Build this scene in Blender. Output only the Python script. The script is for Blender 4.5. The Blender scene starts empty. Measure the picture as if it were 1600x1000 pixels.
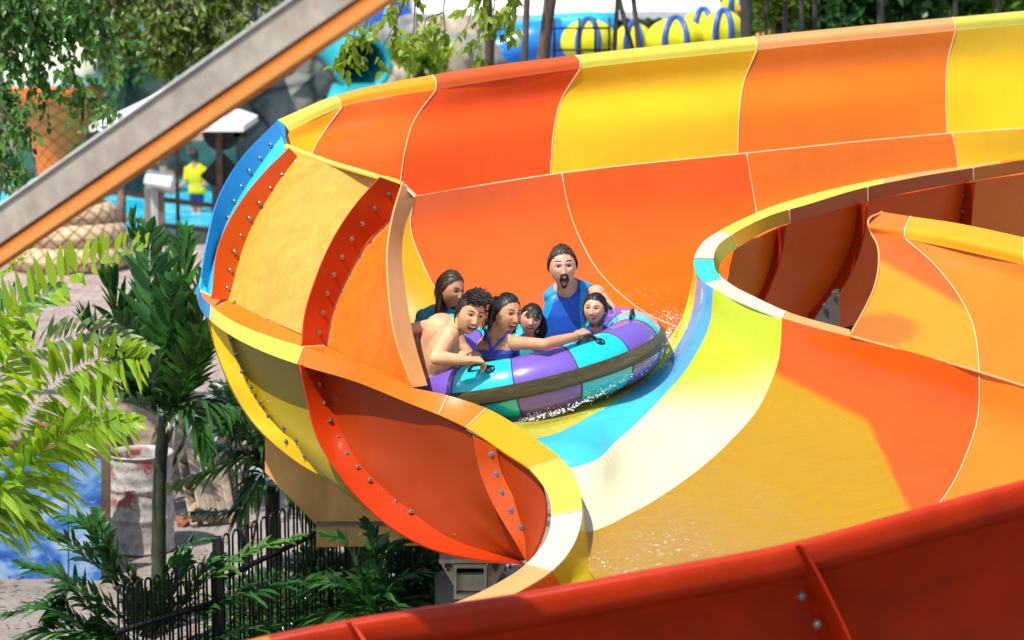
import bpy, bmesh, math, random
import numpy as np
from mathutils import Vector, Matrix, Quaternion, noise
random.seed(7)
SC = bpy.context.scene
COL = SC.collection
R = math.radians
# ------------------------------------------------------------------ camera, sky, sun, exposure
PITCH = 9.0; FPX = 3750.0; CAMZ = 5.0
cam = bpy.data.cameras.new("camera"); cam_o = bpy.data.objects.new("camera", cam); COL.objects.link(cam_o)
cam_o.location = (0, 0, CAMZ); cam_o.rotation_euler = (R(90 - PITCH), 0, 0)
cam.sensor_width = 36; cam.lens = 36 * FPX / 1600; cam.clip_end = 2000
cam.dof.use_dof = True; cam.dof.focus_distance = 14.6; cam.dof.aperture_fstop = 2.4
SC.camera = cam_o
SUN_EL, SUN_AZ = 61.0, 221.0      # azimuth clockwise from +Y
w = bpy.data.worlds.new("World"); SC.world = w; w.use_nodes = True
nt = w.node_tree; bg = nt.nodes['Background']
sky = nt.nodes.new('ShaderNodeTexSky'); sky.sky_type = 'NISHITA'; sky.sun_disc = False
sky.sun_elevation = R(SUN_EL); sky.sun_rotation = R(SUN_AZ)
nt.links.new(sky.outputs[0], bg.inputs[0]); bg.inputs[1].default_value = 0.15
sl = bpy.data.lights.new("sun", 'SUN'); sl.energy = 4.6; sl.angle = R(0.5); sl.color = (1, 0.95, 0.87)
so = bpy.data.objects.new("sun", sl); COL.objects.link(so)
sd = Vector((math.sin(R(SUN_AZ)) * math.cos(R(SUN_EL)), math.cos(R(SUN_AZ)) * math.cos(R(SUN_EL)), math.sin(R(SUN_EL))))
so.rotation_euler = sd.to_track_quat('Z', 'Y').to_euler(); so.location = (-20, -20, 40)
SC.view_settings.view_transform = 'Standard'; SC.view_settings.look = 'None'
SC.view_settings.exposure = 0.5; SC.view_settings.gamma = 1
SC.cycles.max_bounces = 8

# ------------------------------------------------------------------ helpers
_f = Vector((0, math.cos(R(PITCH)), -math.sin(R(PITCH)))); _u = Vector((0, math.sin(R(PITCH)), math.cos(R(PITCH))))
def P(px, py, Y):
    """point at distance Y in front of the viewpoint, from a position measured in the photograph"""
    d = _f + Vector(((px - 800) / FPX, 0, 0)) - _u * ((py - 500) / FPX)
    return Vector((0, 0, CAMZ)) + d * (Y / d.y)
def PG(px, py, z=0.0):
    d = _f + Vector(((px - 800) / FPX, 0, 0)) - _u * ((py - 500) / FPX)
    return Vector((0, 0, CAMZ)) + d * ((z - CAMZ) / d.z)
def lin(c):
    c = c / 255.0
    return c / 12.92 if c <= 0.04045 else ((c + 0.055) / 1.055) ** 2.4
def rgb(r, g, b, k=0.72): return (lin(r) * k, lin(g) * k, lin(b) * k)

def thing(name, label, cat, loc=(0, 0, 0), group=None, rz=0):
    o = bpy.data.objects.new(name, None); COL.objects.link(o)
    o.location = loc; o.rotation_euler = (0, 0, rz); o.empty_display_size = 0.2
    return tag(o, label, cat, group)
def tag(o, label=None, cat=None, group=None, kind=None):
    if label: o['label'] = label
    if cat: o['category'] = cat
    if group: o['group'] = group
    if kind: o['kind'] = kind
    return o
def link(name, me, parent=None, mat=None):
    o = bpy.data.objects.new(name, me); COL.objects.link(o)
    if mat is not None:
        for m in (mat if isinstance(mat, (list, tuple)) else [mat]): me.materials.append(m)
    if parent is not None:
        o.parent = parent
        top = parent
        M = Matrix.Identity(4)
        while top is not None: M = top.matrix_basis @ M; top = top.parent
        o.matrix_parent_inverse = M.inverted()
    return o
def mesh_obj(name, verts, faces, mat, parent=None, smooth=True):
    me = bpy.data.meshes.new(name); me.from_pydata([tuple(v) for v in verts], [], faces)
    if smooth: me.polygons.foreach_set('use_smooth', [True] * len(me.polygons))
    me.update()
    return link(name, me, parent, mat)
def copy_tree(o, parent=None):
    c = o.copy(); COL.objects.link(c); c.parent = parent
    for ch in [x for x in bpy.data.objects if x.parent == o]: copy_tree(ch, c)
    return c

class MB:
    """collects shapes for one mesh"""
    def __init__(s): s.v = []; s.f = []; s.mi = []; s.m = 0
    def add(s, vs, fs):
        n = len(s.v); s.v += [Vector(v) for v in vs]; s.f += [tuple(i + n for i in f) for f in fs]; s.mi += [s.m] * len(fs)
    def box(s, c, size, rot=None, bev=0.0):
        c = Vector(c); hx, hy, hz = [d / 2 for d in size]
        if bev > 0:
            vs = []; fs = []
            bm = bmesh.new(); bmesh.ops.create_cube(bm, size=1.0)
            bmesh.ops.scale(bm, vec=Vector(size), verts=bm.verts)
            bmesh.ops.bevel(bm, geom=list(bm.edges), offset=bev, segments=2, affect='EDGES', profile=0.5)
            bm.verts.ensure_lookup_table(); bm.verts.index_update()
            vs = [v.co.copy() for v in bm.verts]; fs = [tuple(v.index for v in f.verts) for f in bm.faces]; bm.free()
        else:
            vs = [Vector((x, y, z)) for x in (-hx, hx) for y in (-hy, hy) for z in (-hz, hz)]
            fs = [(0, 1, 3, 2), (4, 6, 7, 5), (0, 4, 5, 1), (2, 3, 7, 6), (0, 2, 6, 4), (1, 5, 7, 3)]
        if rot is not None: vs = [rot @ v for v in vs]
        s.add([v + c for v in vs], fs); return s
    def beam(s, a, b, w, h, up=(0, 0, 1)):
        a = Vector(a); b = Vector(b); d = (b - a); L = d.length; d.normalize()
        up = Vector(up); x = d.cross(up)
        if x.length < 1e-4: x = d.cross(Vector((1, 0, 0)))
        x.normalize(); z = x.cross(d)
        M = Matrix((x, d, z)).transposed()
        return s.box((a + b) / 2, (w, L, h), M)
    def tube(s, pts, r, n=8, cap=True, closed=False):
        pts = [Vector(p) for p in pts]; N = len(pts)
        rs = list(r) if isinstance(r, (list, tuple)) else [r] * N
        vs = []; fs = []; prev = None
        for i, p in enumerate(pts):
            if closed: t = pts[(i + 1) % N] - pts[i - 1]
            else: t = pts[min(i + 1, N - 1)] - pts[max(i - 1, 0)]
            if t.length < 1e-9: t = Vector((0, 0, 1))
            t.normalize()
            if prev is None:
                a = Vector((0, 0, 1)) if abs(t.z) < .9 else Vector((1, 0, 0)); x = t.cross(a).normalized()
            else:
                x = (prev - t * prev.dot(t)); x = x.normalized() if x.length > 1e-6 else t.orthogonal().normalized()
            prev = x; y = t.cross(x)
            for k in range(n):
                an = 2 * math.pi * k / n
                vs.append(p + (x * math.cos(an) + y * math.sin(an)) * rs[i])
        rng = N if closed else N - 1
        for i in range(rng):
            j = (i + 1) % N
            for k in range(n):
                k2 = (k + 1) % n
                fs.append((i * n + k, i * n + k2, j * n + k2, j * n + k))
        if cap and not closed:
            fs.append(tuple(reversed(range(n)))); fs.append(tuple((N - 1) * n + k for k in range(n)))
        s.add(vs, fs); return s
    def ball(s, c, r, nu=12, nv=8, rot=None):
        c = Vector(c); r = Vector((r, r, r)) if not hasattr(r, '__len__') else Vector(r)
        vs = [Vector((0, 0, r.z))]; fs = []
        for i in range(1, nv):
            th = math.pi * i / nv
            for k in range(nu):
                ph = 2 * math.pi * k / nu
                vs.append(Vector((r.x * math.sin(th) * math.cos(ph), r.y * math.sin(th) * math.sin(ph), r.z * math.cos(th))))
        vs.append(Vector((0, 0, -r.z)))
        for k in range(nu): fs.append((0, 1 + k, 1 + (k + 1) % nu))
        for i in range(nv - 2):
            for k in range(nu):
                a = 1 + i * nu; b = a + nu
                fs.append((a + k, b + k, b + (k + 1) % nu, a + (k + 1) % nu))
        L = len(vs) - 1; a = 1 + (nv - 2) * nu
        for k in range(nu): fs.append((a + (k + 1) % nu, a + k, L))
        if rot is not None: vs = [rot @ v for v in vs]
        s.add([v + c for v in vs], fs); return s
    def lathe(s, c, prof, n=24, rot=None):
        c = Vector(c); vs = []; fs = []
        for (r, z) in prof:
            for k in range(n):
                a = 2 * math.pi * k / n; vs.append(Vector((r * math.cos(a), r * math.sin(a), z)))
        for i in range(len(prof) - 1):
            for k in range(n):
                k2 = (k + 1) % n; fs.append((i * n + k, i * n + k2, (i + 1) * n + k2, (i + 1) * n + k))
        if rot is not None: vs = [rot @ v for v in vs]
        s.add([v + c for v in vs], fs); return s
    def build(s, name, mat, parent=None, smooth=True):
        o = mesh_obj(name, s.v, s.f, mat, parent, smooth)
        if len(set(s.mi)) > 1: o.data.polygons.foreach_set('material_index', s.mi)
        return o

def crspline(pts, n, closed=False):
    """resample points by chord-length Catmull-Rom to n points"""
    p = np.array([tuple(q) for q in pts], float)
    if len(p) == 2:
        t = np.linspace(0, 1, n)[:, None]; return p[0] * (1 - t) + p[1] * t
    d = np.linalg.norm(np.diff(p, axis=0), axis=1) + 1e-9
    k = np.concatenate([[0], np.cumsum(d)]); k /= k[-1]
    m = np.zeros_like(p)
    for i in range(len(p)):
        if i == 0: m[i] = (p[1] - p[0]) / (k[1] - k[0])
        elif i == len(p) - 1: m[i] = (p[-1] - p[-2]) / (k[-1] - k[-2])
        else:
            a = (p[i] - p[i - 1]) / (k[i] - k[i - 1]); b = (p[i + 1] - p[i]) / (k[i + 1] - k[i])
            h0 = k[i] - k[i - 1]; h1 = k[i + 1] - k[i]
            m[i] = (a * h1 + b * h0) / (h0 + h1)
    out = []
    for t in np.linspace(0, 1, n):
        i = min(np.searchsorted(k, t, side='right') - 1, len(p) - 2); i = max(i, 0)
        h = k[i + 1] - k[i]; s_ = (t - k[i]) / h
        out.append((2 * s_**3 - 3 * s_**2 + 1) * p[i] + (s_**3 - 2 * s_**2 + s_) * h * m[i] + (-2 * s_**3 + 3 * s_**2) * p[i + 1] + (s_**3 - s_**2) * h * m[i + 1])
    return np.array(out)
def PP(lst): return [P(*q) for q in lst]
def loft(curves, nu=24, nv=12, raw=False):
    """curves: list of lists of 3D points -> grid [(len-1)*nv+1][nu]"""
    C = np.array([[tuple(q) for q in c] for c in curves]) if raw else np.array([crspline(c, nu) for c in curves])
    K = len(C); out = []
    M = np.zeros_like(C)
    for i in range(K):
        if i == 0: M[i] = C[1] - C[0]
        elif i == K - 1: M[i] = C[-1] - C[-2]
        else:
            M[i] = (C[i + 1] - C[i - 1]) / 2
            # limit overshoot where spacing is uneven
            a = np.linalg.norm(C[i] - C[i - 1], axis=1); b = np.linalg.norm(C[i + 1] - C[i], axis=1)
            mn = np.minimum(a, b); ln = np.linalg.norm(M[i], axis=1) + 1e-9
            M[i] *= np.minimum(1, 1.6 * mn / ln)[:, None]
    for i in range(K - 1):
        for j in range(nv):
            s_ = j / nv
            out.append((2 * s_**3 - 3 * s_**2 + 1) * C[i] + (s_**3 - 2 * s_**2 + s_) * M[i] + (-2 * s_**3 + 3 * s_**2) * C[i + 1] + (s_**3 - s_**2) * M[i + 1])
    out.append(C[-1])
    return np.array(out)
def grid_normals(G):
    du = np.gradient(G, axis=1); dv = np.gradient(G, axis=0)
    n = np.cross(dv, du); n /= (np.linalg.norm(n, axis=2)[:, :, None] + 1e-12)
    return n
def face_cam(G):
    """orientation sign so that normals point to the viewpoint side"""
    n = grid_normals(G); c = np.array([0, 0, CAMZ]) - G
    return 1 if (n * c).sum() > 0 else -1
def panel(name, G, mat, parent, th=0.014, N=None, attr=None, side=None):
    """thick sheet from grid G; front = side facing the viewpoint; thickness goes behind it"""
    V, U, _ = G.shape
    if N is None: N = grid_normals(G)
    sg = face_cam(G) if side is None else side
    B = G - N * sg * th
    vs = list(G.reshape(-1, 3)) + list(B.reshape(-1, 3)); n = V * U; fs = []
    for i in range(V - 1):
        for j in range(U - 1):
            a, b, c, d = i * U + j, i * U + j + 1, (i + 1) * U + j + 1, (i + 1) * U + j
            q = (a, b, c, d) if sg < 0 else (d, c, b, a)
            fs.append(q); fs.append(tuple(x + n for x in reversed(q)))
    border = [(0, j) for j in range(U)] + [(i, U - 1) for i in range(1, V)] + [(V - 1, j) for j in range(U - 2, -1, -1)] + [(i, 0) for i in range(V - 2, 0, -1)]
    base = len(vs); L = len(border)
    for (i, j) in border: vs.append(G[i, j])
    for (i, j) in border: vs.append(B[i, j])
    for k in range(L):
        k2 = (k + 1) % L
        q = (base + k, base + L + k, base + L + k2, base + k2)
        fs.append(q if sg < 0 else tuple(reversed(q)))
    o = mesh_obj(name, vs, fs, mat, parent)
    if attr is not None:
        A = o.data.attributes.new('blend_mask', 'FLOAT', 'POINT')
        flat = list(attr.reshape(-1)); flat = flat + flat + [attr[i, j] for (i, j) in border] * 2
        A.data.foreach_set('value', np.array(flat, dtype=np.float32))
    return o

# ------------------------------------------------------------------ materials
_mc = {}
def new_mat(name):
    m = bpy.data.materials.new(name); m.use_nodes = True
    return m, m.node_tree.nodes, m.node_tree.links, m.node_tree.nodes['Principled BSDF']
def NOISE(N, L, scale, detail=4, rough=.5, coord='Object', stretch=None, dist=0):
    tc = N.new('ShaderNodeTexCoord'); n = N.new('ShaderNodeTexNoise')
    n.inputs['Scale'].default_value = scale; n.inputs['Detail'].default_value = detail; n.inputs['Roughness'].default_value = rough
    n.inputs['Distortion'].default_value = dist
    if stretch:
        mp = N.new('ShaderNodeMapping'); mp.inputs['Scale'].default_value = stretch
        L.new(tc.outputs[coord], mp.inputs[0]); L.new(mp.outputs[0], n.inputs['Vector'])
    else: L.new(tc.outputs[coord], n.inputs['Vector'])
    return n
def RAMP(N, L, src, stops):
    r = N.new('ShaderNodeValToRGB'); e = r.color_ramp.elements
    while len(e) < len(stops): e.new(0.5)
    for k, (p, c) in enumerate(stops):
        e[k].position = p; e[k].color = (c[0], c[1], c[2], 1) if hasattr(c, '__len__') else (c, c, c, 1)
    L.new(src, r.inputs[0]); return r
def MIX(N, L, fac, a, b, mode='MIX'):
    m = N.new('ShaderNodeMix'); m.data_type = 'RGBA'; m.blend_type = mode
    if isinstance(fac, (int, float)): m.inputs[0].default_value = fac
    else: L.new(fac, m.inputs[0])
    for s, k in ((a, 6), (b, 7)):
        if isinstance(s, (tuple, list)): m.inputs[k].default_value = (s[0], s[1], s[2], 1)
        else: L.new(s, m.inputs[k])
    return m.outputs[2]
def BUMP(N, L, src, bsdf, strength=.2, dist=.01):
    b = N.new('ShaderNodeBump'); b.inputs['Strength'].default_value = strength; b.inputs['Distance'].default_value = dist
    L.new(src, b.inputs['Height']); L.new(b.outputs[0], bsdf.inputs['Normal']); return b
def simple(name, col, rough=.5, metal=0, var=.12, scale=8, bump=0, coat=0, stretch=None, bscale=None):
    key = (name, tuple(col), rough, metal)
    if key in _mc: return _mc[key]
    m, N, L, b = new_mat(name)
    n = NOISE(N, L, scale, 5, .6, stretch=stretch)
    lo = tuple(c * (1 - var * 1.6) for c in col); hi = tuple(min(1, c * (1 + var)) for c in col)
    r = RAMP(N, L, n.outputs['Fac'], [(.3, lo), (.7, hi)])
    L.new(r.outputs[0], b.inputs['Base Color'])
    b.inputs['Roughness'].default_value = rough; b.inputs['Metallic'].default_value = metal
    b.inputs['Coat Weight'].default_value = coat; b.inputs['Coat Roughness'].default_value = .08
    if bump:
        n2 = NOISE(N, L, bscale or scale * 4, 4, .6, stretch=stretch); BUMP(N, L, n2.outputs['Fac'], b, bump, .01)
    _mc[key] = m; return m
def gel(name, col, rough=.34, coat=.2, col2=None, dirt=.1, orange_peel=.04, ripple=0):
    """glossy fibreglass gelcoat; worn = second colour mixed in by the 'wear' attribute"""
    key = ('gel', name, tuple(col), col2, rough)
    if key in _mc: return _mc[key]
    m, N, L, b = new_mat(name)
    n = NOISE(N, L, 1.7, 6, .62, dist=.6)
    lo = tuple(c * (1 - dirt) for c in col)
    c = RAMP(N, L, n.outputs['Fac'], [(.32, lo), (.62, col)]).outputs[0]
    if col2 is not None:
        at = N.new('ShaderNodeAttribute'); at.attribute_name = 'blend_mask'
        nn = NOISE(N, L, 5, 5, .6); ad = N.new('ShaderNodeMath'); ad.operation = 'MULTIPLY_ADD'
        L.new(nn.outputs['Fac'], ad.inputs[0]); ad.inputs[1].default_value = .16; L.new(at.outputs['Fac'], ad.inputs[2])
        sb = N.new('ShaderNodeMath'); sb.operation = 'SUBTRACT'; sb.use_clamp = True; L.new(ad.outputs[0], sb.inputs[0]); sb.inputs[1].default_value = .08
        c = MIX(N, L, sb.outputs[0], c, col2)
    # faint run marks and scuffs
    s2 = NOISE(N, L, 9, 4, .7, stretch=(1, 1, .12))
    r2 = RAMP(N, L, s2.outputs['Fac'], [(.45, 1.0), (.72, 1 - dirt * .45)])
    c = MIX(N, L, 1.0, c, r2.outputs[0], 'MULTIPLY')
    L.new(c, b.inputs['Base Color'])
    rr = NOISE(N, L, 4, 4, .6); rm = N.new('ShaderNodeMapRange'); L.new(rr.outputs['Fac'], rm.inputs[0])
    rm.inputs[3].default_value = rough - .1; rm.inputs[4].default_value = rough + .14; L.new(rm.outputs[0], b.inputs['Roughness'])
    b.inputs['Coat Weight'].default_value = coat; b.inputs['Coat Roughness'].default_value = .1; b.inputs['Specular IOR Level'].default_value = .25
    n3 = NOISE(N, L, 26, 3, .5); bp = BUMP(N, L, n3.outputs['Fac'], b, orange_peel, .02)
    if ripple:
        n5 = NOISE(N, L, 16, 5, .65, stretch=(.35, 1, 1), dist=.7); b2 = N.new('ShaderNodeBump'); b2.inputs['Distance'].default_value = .02
        mm = N.new('ShaderNodeMath'); mm.operation = 'MULTIPLY'; L.new(at.outputs['Fac'], mm.inputs[0]); mm.inputs[1].default_value = ripple; L.new(mm.outputs[0], b2.inputs['Strength'])
        L.new(n5.outputs['Fac'], b2.inputs['Height']); L.new(bp.outputs[0], b2.inputs['Normal']); L.new(b2.outputs[0], b.inputs['Normal'])
    _mc[key] = m; return m
# ================================================================== THE SLIDE
C_OR = rgb(250, 104, 14); C_ORR = rgb(250, 86, 6); C_ORL = rgb(250, 128, 22); C_YL = rgb(255, 205, 18)
C_YO = rgb(252, 170, 16); C_LY = rgb(236, 224, 84, .67); C_RED = rgb(216, 60, 8, .64); C_DRED = rgb(200, 52, 12)
C_BLUE = rgb(52, 142, 208); C_CREAM = rgb(250, 235, 190); C_OLV = rgb(215, 195, 20); C_PALEO = rgb(250, 175, 105)
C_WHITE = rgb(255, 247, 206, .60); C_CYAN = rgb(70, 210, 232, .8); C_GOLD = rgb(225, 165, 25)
C_RUSTO = rgb(225, 95, 35); C_BROWN = rgb(190, 62, 10)
mg = lambda n, c, **k: gel('gelcoat_' + n, c, **k)
M_OR = mg('orange', C_OR); M_ORR = mg('orange_red', C_ORR); M_ORL = mg('light_orange', C_ORL); M_YL = mg('yellow', C_YL)
M_YO = mg('amber', C_YO); M_LY = mg('lemon', C_LY); M_RED = mg('red', C_RED); M_BLUE = mg('blue', C_BLUE)
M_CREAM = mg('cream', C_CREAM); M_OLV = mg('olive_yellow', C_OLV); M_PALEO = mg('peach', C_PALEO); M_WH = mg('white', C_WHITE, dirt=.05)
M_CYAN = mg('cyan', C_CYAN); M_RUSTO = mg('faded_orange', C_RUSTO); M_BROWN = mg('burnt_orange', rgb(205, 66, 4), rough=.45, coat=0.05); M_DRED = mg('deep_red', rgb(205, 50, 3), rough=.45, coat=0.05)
M_SEAM = simple('sealant', rgb(255, 215, 165), .5, var=.05)
M_STEEL = simple('stainless_bolt', (.42, .38, .34), .3, 1.0, var=.2, scale=30)

slide = thing('water_slide', 'big glossy orange and yellow fibreglass raft slide curving in an S through the picture', 'water slide', (0, 14, 0))

def seam(pts, r=.0036, mat=M_SEAM, n=40, parent=slide, lift=.004):
    c = crspline(pts, n)
    c = c + (np.array([0, 0, CAMZ]) - c) / np.linalg.norm(np.array([0, 0, CAMZ]) - c, axis=1)[:, None] * lift
    return MB().tube([Vector(p) for p in c], r, 5).build('seam', mat, parent)
_bolt = None
def bolt_mesh():
    global _bolt
    if _bolt is None:
        mb = MB()
        mb.lathe((0, 0, 0), [(.0, .0), (.017, 0), (.017, .004), (.0, .004)], 12)
        mb.lathe((0, 0, .004), [(.011, 0), (.011, .008), (.009, .010), (0, .010)], 6)
        mb.lathe((0, 0, .012), [(.005, 0), (.005, .008), (0, .009)], 8)
        _bolt = bpy.data.meshes.new('bolt'); _bolt.from_pydata([tuple(v) for v in mb.v], [], mb.f); _bolt.materials.append(M_STEEL)
    return _bolt
def bolts(parent, pts, nrm, s=1.0, lift=0.0):
    for p in pts:
        b = link('bolt', bolt_mesh(), parent)
        n = Vector(nrm).normalized()
        b.matrix_parent_inverse = Matrix.Identity(4)
        par = parent
        M = Matrix.Identity(4)
        while par is not None: M = par.matrix_basis @ M if par.matrix_parent_inverse == Matrix.Identity(4) else par.matrix_parent_inverse @ M; par = None
        Mw = Matrix.Translation(Vector(p) + n * lift) @ n.to_track_quat('Z', 'Y').to_matrix().to_4x4() @ Matrix.Scale(s, 4)
        b.matrix_parent_inverse = Matrix.Translation(-slide.location)   # parts have identity basis under the slide empty
        b.matrix_basis = Mw
        b.matrix_parent_inverse = Matrix.Identity(4)
def ribn(G):
    n = grid_normals(G) * face_cam(G); v = n.mean(axis=(0, 1)); return Vector(v)
def interpY(G, px, py):
    """world point of grid G nearest to a picture position"""
    best = None; F = G.reshape(-1, 3)
    d = F - np.array([0, 0, CAMZ]); f = np.array(_f); u = np.array(_u)
    z = d @ f; X = 800 + d[:, 0] / z * FPX; Yy = 500 - (d @ u) / z * FPX
    i = int(np.argmin((X - px) ** 2 + (Yy - py) ** 2)); return P(px, py, F[i][1])
def rib(outer, base, mat, boltpx=(), name='rib_flange', th=.012, edge=M_SEAM, n=30, bs=1.0):
    G = loft([PP(outer), PP(base)], n, 8)
    o = panel(name, G, mat, slide, th)
    if edge is not None:
        c = G[0]; MB().tube([Vector(p) for p in c], .006, 5).build('edge_trim', edge, o)
    nn = ribn(G)
    bolts(o, [interpY(G, *b) for b in boltpx], nn, bs, .001)
    return o
def panels(name, curves, mats, nu=28, nv=14, th=.014, attrs=None, seams=True, skip=()):
    G = loft([PP(c) for c in curves], nu, nv); N = grid_normals(G); sg = face_cam(G)
    for i, m in enumerate(mats):
        if m is None: continue
        sl_ = slice(i * nv, (i + 1) * nv + 1)
        at = attrs[i] if attrs and attrs.get(i) is not None else None
        if callable(at):
            V = nv + 1; at = np.array([[at(a / nv, b / (nu - 1), G[i * nv + a, b]) for b in range(nu)] for a in range(V)])
        panel(name, G[sl_], m, slide, th, N[sl_], at, sg)
    if seams:
        for i in range(1, len(curves) - 1):
            if i in skip: continue
            seam([Vector(p) for p in G[i * nv]])
    return G
def px_of(p):
    d = Vector(p) - Vector((0, 0, CAMZ)); z = d.dot(_f); return 800 + d.x / z * FPX, 500 - d.dot(_u) / z * FPX
def sm(x, a, b):
    t = max(0, min(1, (x - a) / (b - a))); return t * t * (3 - 2 * t)

# ---- far raised wall
UW = [
 [(1760,26,20.3),(1756,60,20.2),(1750,120,20.0),(1752,192,19.5)],
 [(1493,48,19.3),(1482,90,19.25),(1478,150,19.05),(1480,209,18.9)],
 [(1183,78,18.5),(1165,120,18.45),(1155,180,18.2),(1153,241,18.1)],
 [(907,107,17.9),(880,150,17.85),(866,200,17.6),(860,273,17.4)],
 [(682,140,17.4),(652,180,17.3),(634,230,17.0),(622,312,16.8)],
 [(535,167,17.2),(507,205,17.1),(487,243,16.8),(478,320,16.5)],
 [(452,205,17.0),(446,222,16.95),(440,250,16.7),(432,330,16.35)]]
M_YW = mg('wall_yellow', rgb(255, 196, 22))
GU = panels('upper_wall_panel', UW, [M_YL, M_ORL, M_YW, M_ORR, M_OR, M_YO])
lip0 = [(1760,26,20.3),(1493,48,19.3),(1183,78,18.5),(907,107,17.9),(682,140,17.4),(535,167,17.2),(452,205,17.0)]
lip1 = [(1760,12,20.33),(1492,34,19.33),(1182,64,18.53),(906,94,17.93),(681,125,17.43),(530,155,17.22),(444,194,17.02)]
lip2 = [(1758,3,20.45),(1488,27,19.45),(1176,57,18.65),(899,86,18.05),(675,117,17.55),(524,149,17.34),(434,187,17.1)]
def lipstrip(name, rows, mats, splits, seamat=True, nv=8, th=.012):
    """rows: list of long curves; split lengthwise at fractional indices"""
    nper = 12; K = len(rows[0])
    L = [crspline_idx(PP(r), nper) for r in rows]
    G = loft(L, 0, nv, True)                 # [v across][u along]
    N = grid_normals(G); sg = face_cam(G); out = []
    for k in range(len(mats)):
        a = int(round(splits[k] * nper)); b = int(round(splits[k + 1] * nper))
        if mats[k] is not None: out.append(panel(name, G[:, a:b + 1], mats[k], slide, th, N[:, a:b + 1], None, sg))
        if k > 0 and seamat: seam([Vector(p) for p in G[:, a]], .005, n=14)
    return G
def crspline_idx(pts, nper):
    """spline through points with nper samples per interval (index aligned)"""
    p = np.array([tuple(q) for q in pts], float); out = []
    for i in range(len(p) - 1):
        p0 = p[i - 1] if i > 0 else 2 * p[0] - p[1]; p3 = p[i + 2] if i + 2 < len(p) else 2 * p[-1] - p[-2]
        p1, p2 = p[i], p[i + 1]; L = np.linalg.norm(p2 - p1) + 1e-9
        La = np.linalg.norm(p1 - p0) + 1e-9; Lb = np.linalg.norm(p3 - p2) + 1e-9
        m1 = ((p2 - p1) / L * La + (p1 - p0) / La * L) / (La + L) * L
        m2 = ((p3 - p2) / Lb * L + (p2 - p1) / L * Lb) / (Lb + L) * L
        for j in range(nper):
            s_ = j / nper
            out.append((2 * s_**3 - 3 * s_**2 + 1) * p1 + (s_**3 - 2 * s_**2 + s_) * m1 + (-2 * s_**3 + 3 * s_**2) * p2 + (s_**3 - s_**2) * m2)
    out.append(p[-1]); return [Vector(q) for q in out]
lipstrip('upper_rim', [lip0, lip1, lip2], [M_LY, M_PALEO, M_LY, M_RUSTO, M_YO, M_LY], [0, 1, 2, 3, 4, 5, 6])
seam(PP([(1752,192,19.5),(1480,209,18.9),(1153,241,18.1),(860,273,17.4),(622,312,16.8)]), .006, n=60)

# ---- far lower wall and floor of the first bend
LW = [
 [(1760,193,19.5),(1750,240,19.5),(1750,290,19.3),(1740,330,19.2)],
 [(1488,209,18.9),(1497,257,18.85),(1500,300,18.7),(1492,335,18.5)],
 [(1167,240,18.1),(1181,325,18.0),(1192,400,17.4),(1180,470,16.7)],
 [(878,272,17.42),(890,330,17.35),(920,400,17.1),(985,472,16.5),(1075,520,15.7)],
 [(648,307,16.85),(641,345,16.8),(662,415,16.6),(705,490,16.3),(780,570,15.7),(860,640,14.5)],
 [(545,335,16.6),(535,420,16.4),(550,500,16.3),(640,590,15.6),(740,665,14.3)],
 [(432,330,16.35),(400,430,16.1),(400,520,15.7),(480,610,15.0),(640,690,14.2)]]
M_ORGL = mg('orange_wet', C_OR, rough=.2, coat=.6)
GL = panels('lower_wall_panel', LW, [M_YL, M_ORL, M_OR, M_ORGL, M_YO, M_YO], nu=30)

# ---- second bend: inner-rim wall, floor, outer bank (cross-sections run rim -> floor)
T2 = [
 [(1087,398,15.62),(1079,450,15.5),(1052,520,15.15),(992,580,14.95),(905,628,14.45),(825,658,14.12),(770,668,13.95)],
 [(1090,428,15.4),(1083,480,15.3),(1052,550,15.0),(1000,600,14.6),(930,645,14.1),(848,683,13.65),(800,690,13.5)],
 [(1114,450,15.15),(1110,500,15.05),(1083,560,14.8),(1030,625,14.35),(966,686,13.87),(908,727,13.42),(872,735,13.42)],
 [(1222,497,14.65),(1217,560,14.5),(1192,625,14.3),(1140,690,13.9),(1070,750,13.5),(990,800,13.15),(915,832,12.9),(890,835,12.85)],
 [(1530,580,13.2),(1529,645,13.15),(1508,715,12.95),(1465,790,12.6),(1390,860,12.3),(1250,920,12.0),(1080,945,11.9),(960,940,12.2)],
 [(1720,640,12.35),(1725,720,12.2),(1700,800,12.0),(1640,880,11.6),(1500,950,11.2),(1270,1000,11.0),(1060,1000,11.3)],
 [(1840,690,11.4),(1850,800,11.3),(1800,900,11.0),(1650,980,10.7),(1350,1050,10.6),(1050,1050,10.8)],
 [(1800,716,10.3),(1800,830,10.5),(1740,960,10.6),(1600,1060,10.5),(1300,1110,10.4),(1020,1100,10.5)],
 [(1600,752,9.66),(1598,860,9.95),(1560,980,10.15),(1420,1090,10.2),(1200,1130,10.2),(980,1130,10.3)],
 [(1240,850,9.4),(1236,950,9.7),(1200,1060,9.9),(1120,1130,10.0),(1000,1150,10.1),(900,1150,10.2)],
 [(800,932,9.25),(800,1030,9.55),(790,1110,9.75),(760,1180,9.9),(720,1200,10.2),(700,1190,10.5)],
 [(400,1000,9.1),(400,1100,9.4),(400,1200,9.6),(400,1260,9.8),(420,1270,10.2),(440,1240,10.6)]]
M_B2 = gel('gelcoat_blue_cyan', rgb(92, 168, 222), col2=rgb(72, 210, 230, .74), rough=.14, coat=1.0)
M_B3 = gel('gelcoat_lemon_white', rgb(206, 220, 40, .62), col2=rgb(252, 250, 205, .56), rough=.25, dirt=.1, coat=.4)
M_B4 = gel('gelcoat_orange_gold', rgb(246, 88, 0), col2=rgb(212, 160, 0, .54), rough=.24, coat=.25, ripple=.5)
M_B1 = gel('gelcoat_lemon_wet', rgb(225, 215, 60), rough=.2, coat=.5)
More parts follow.
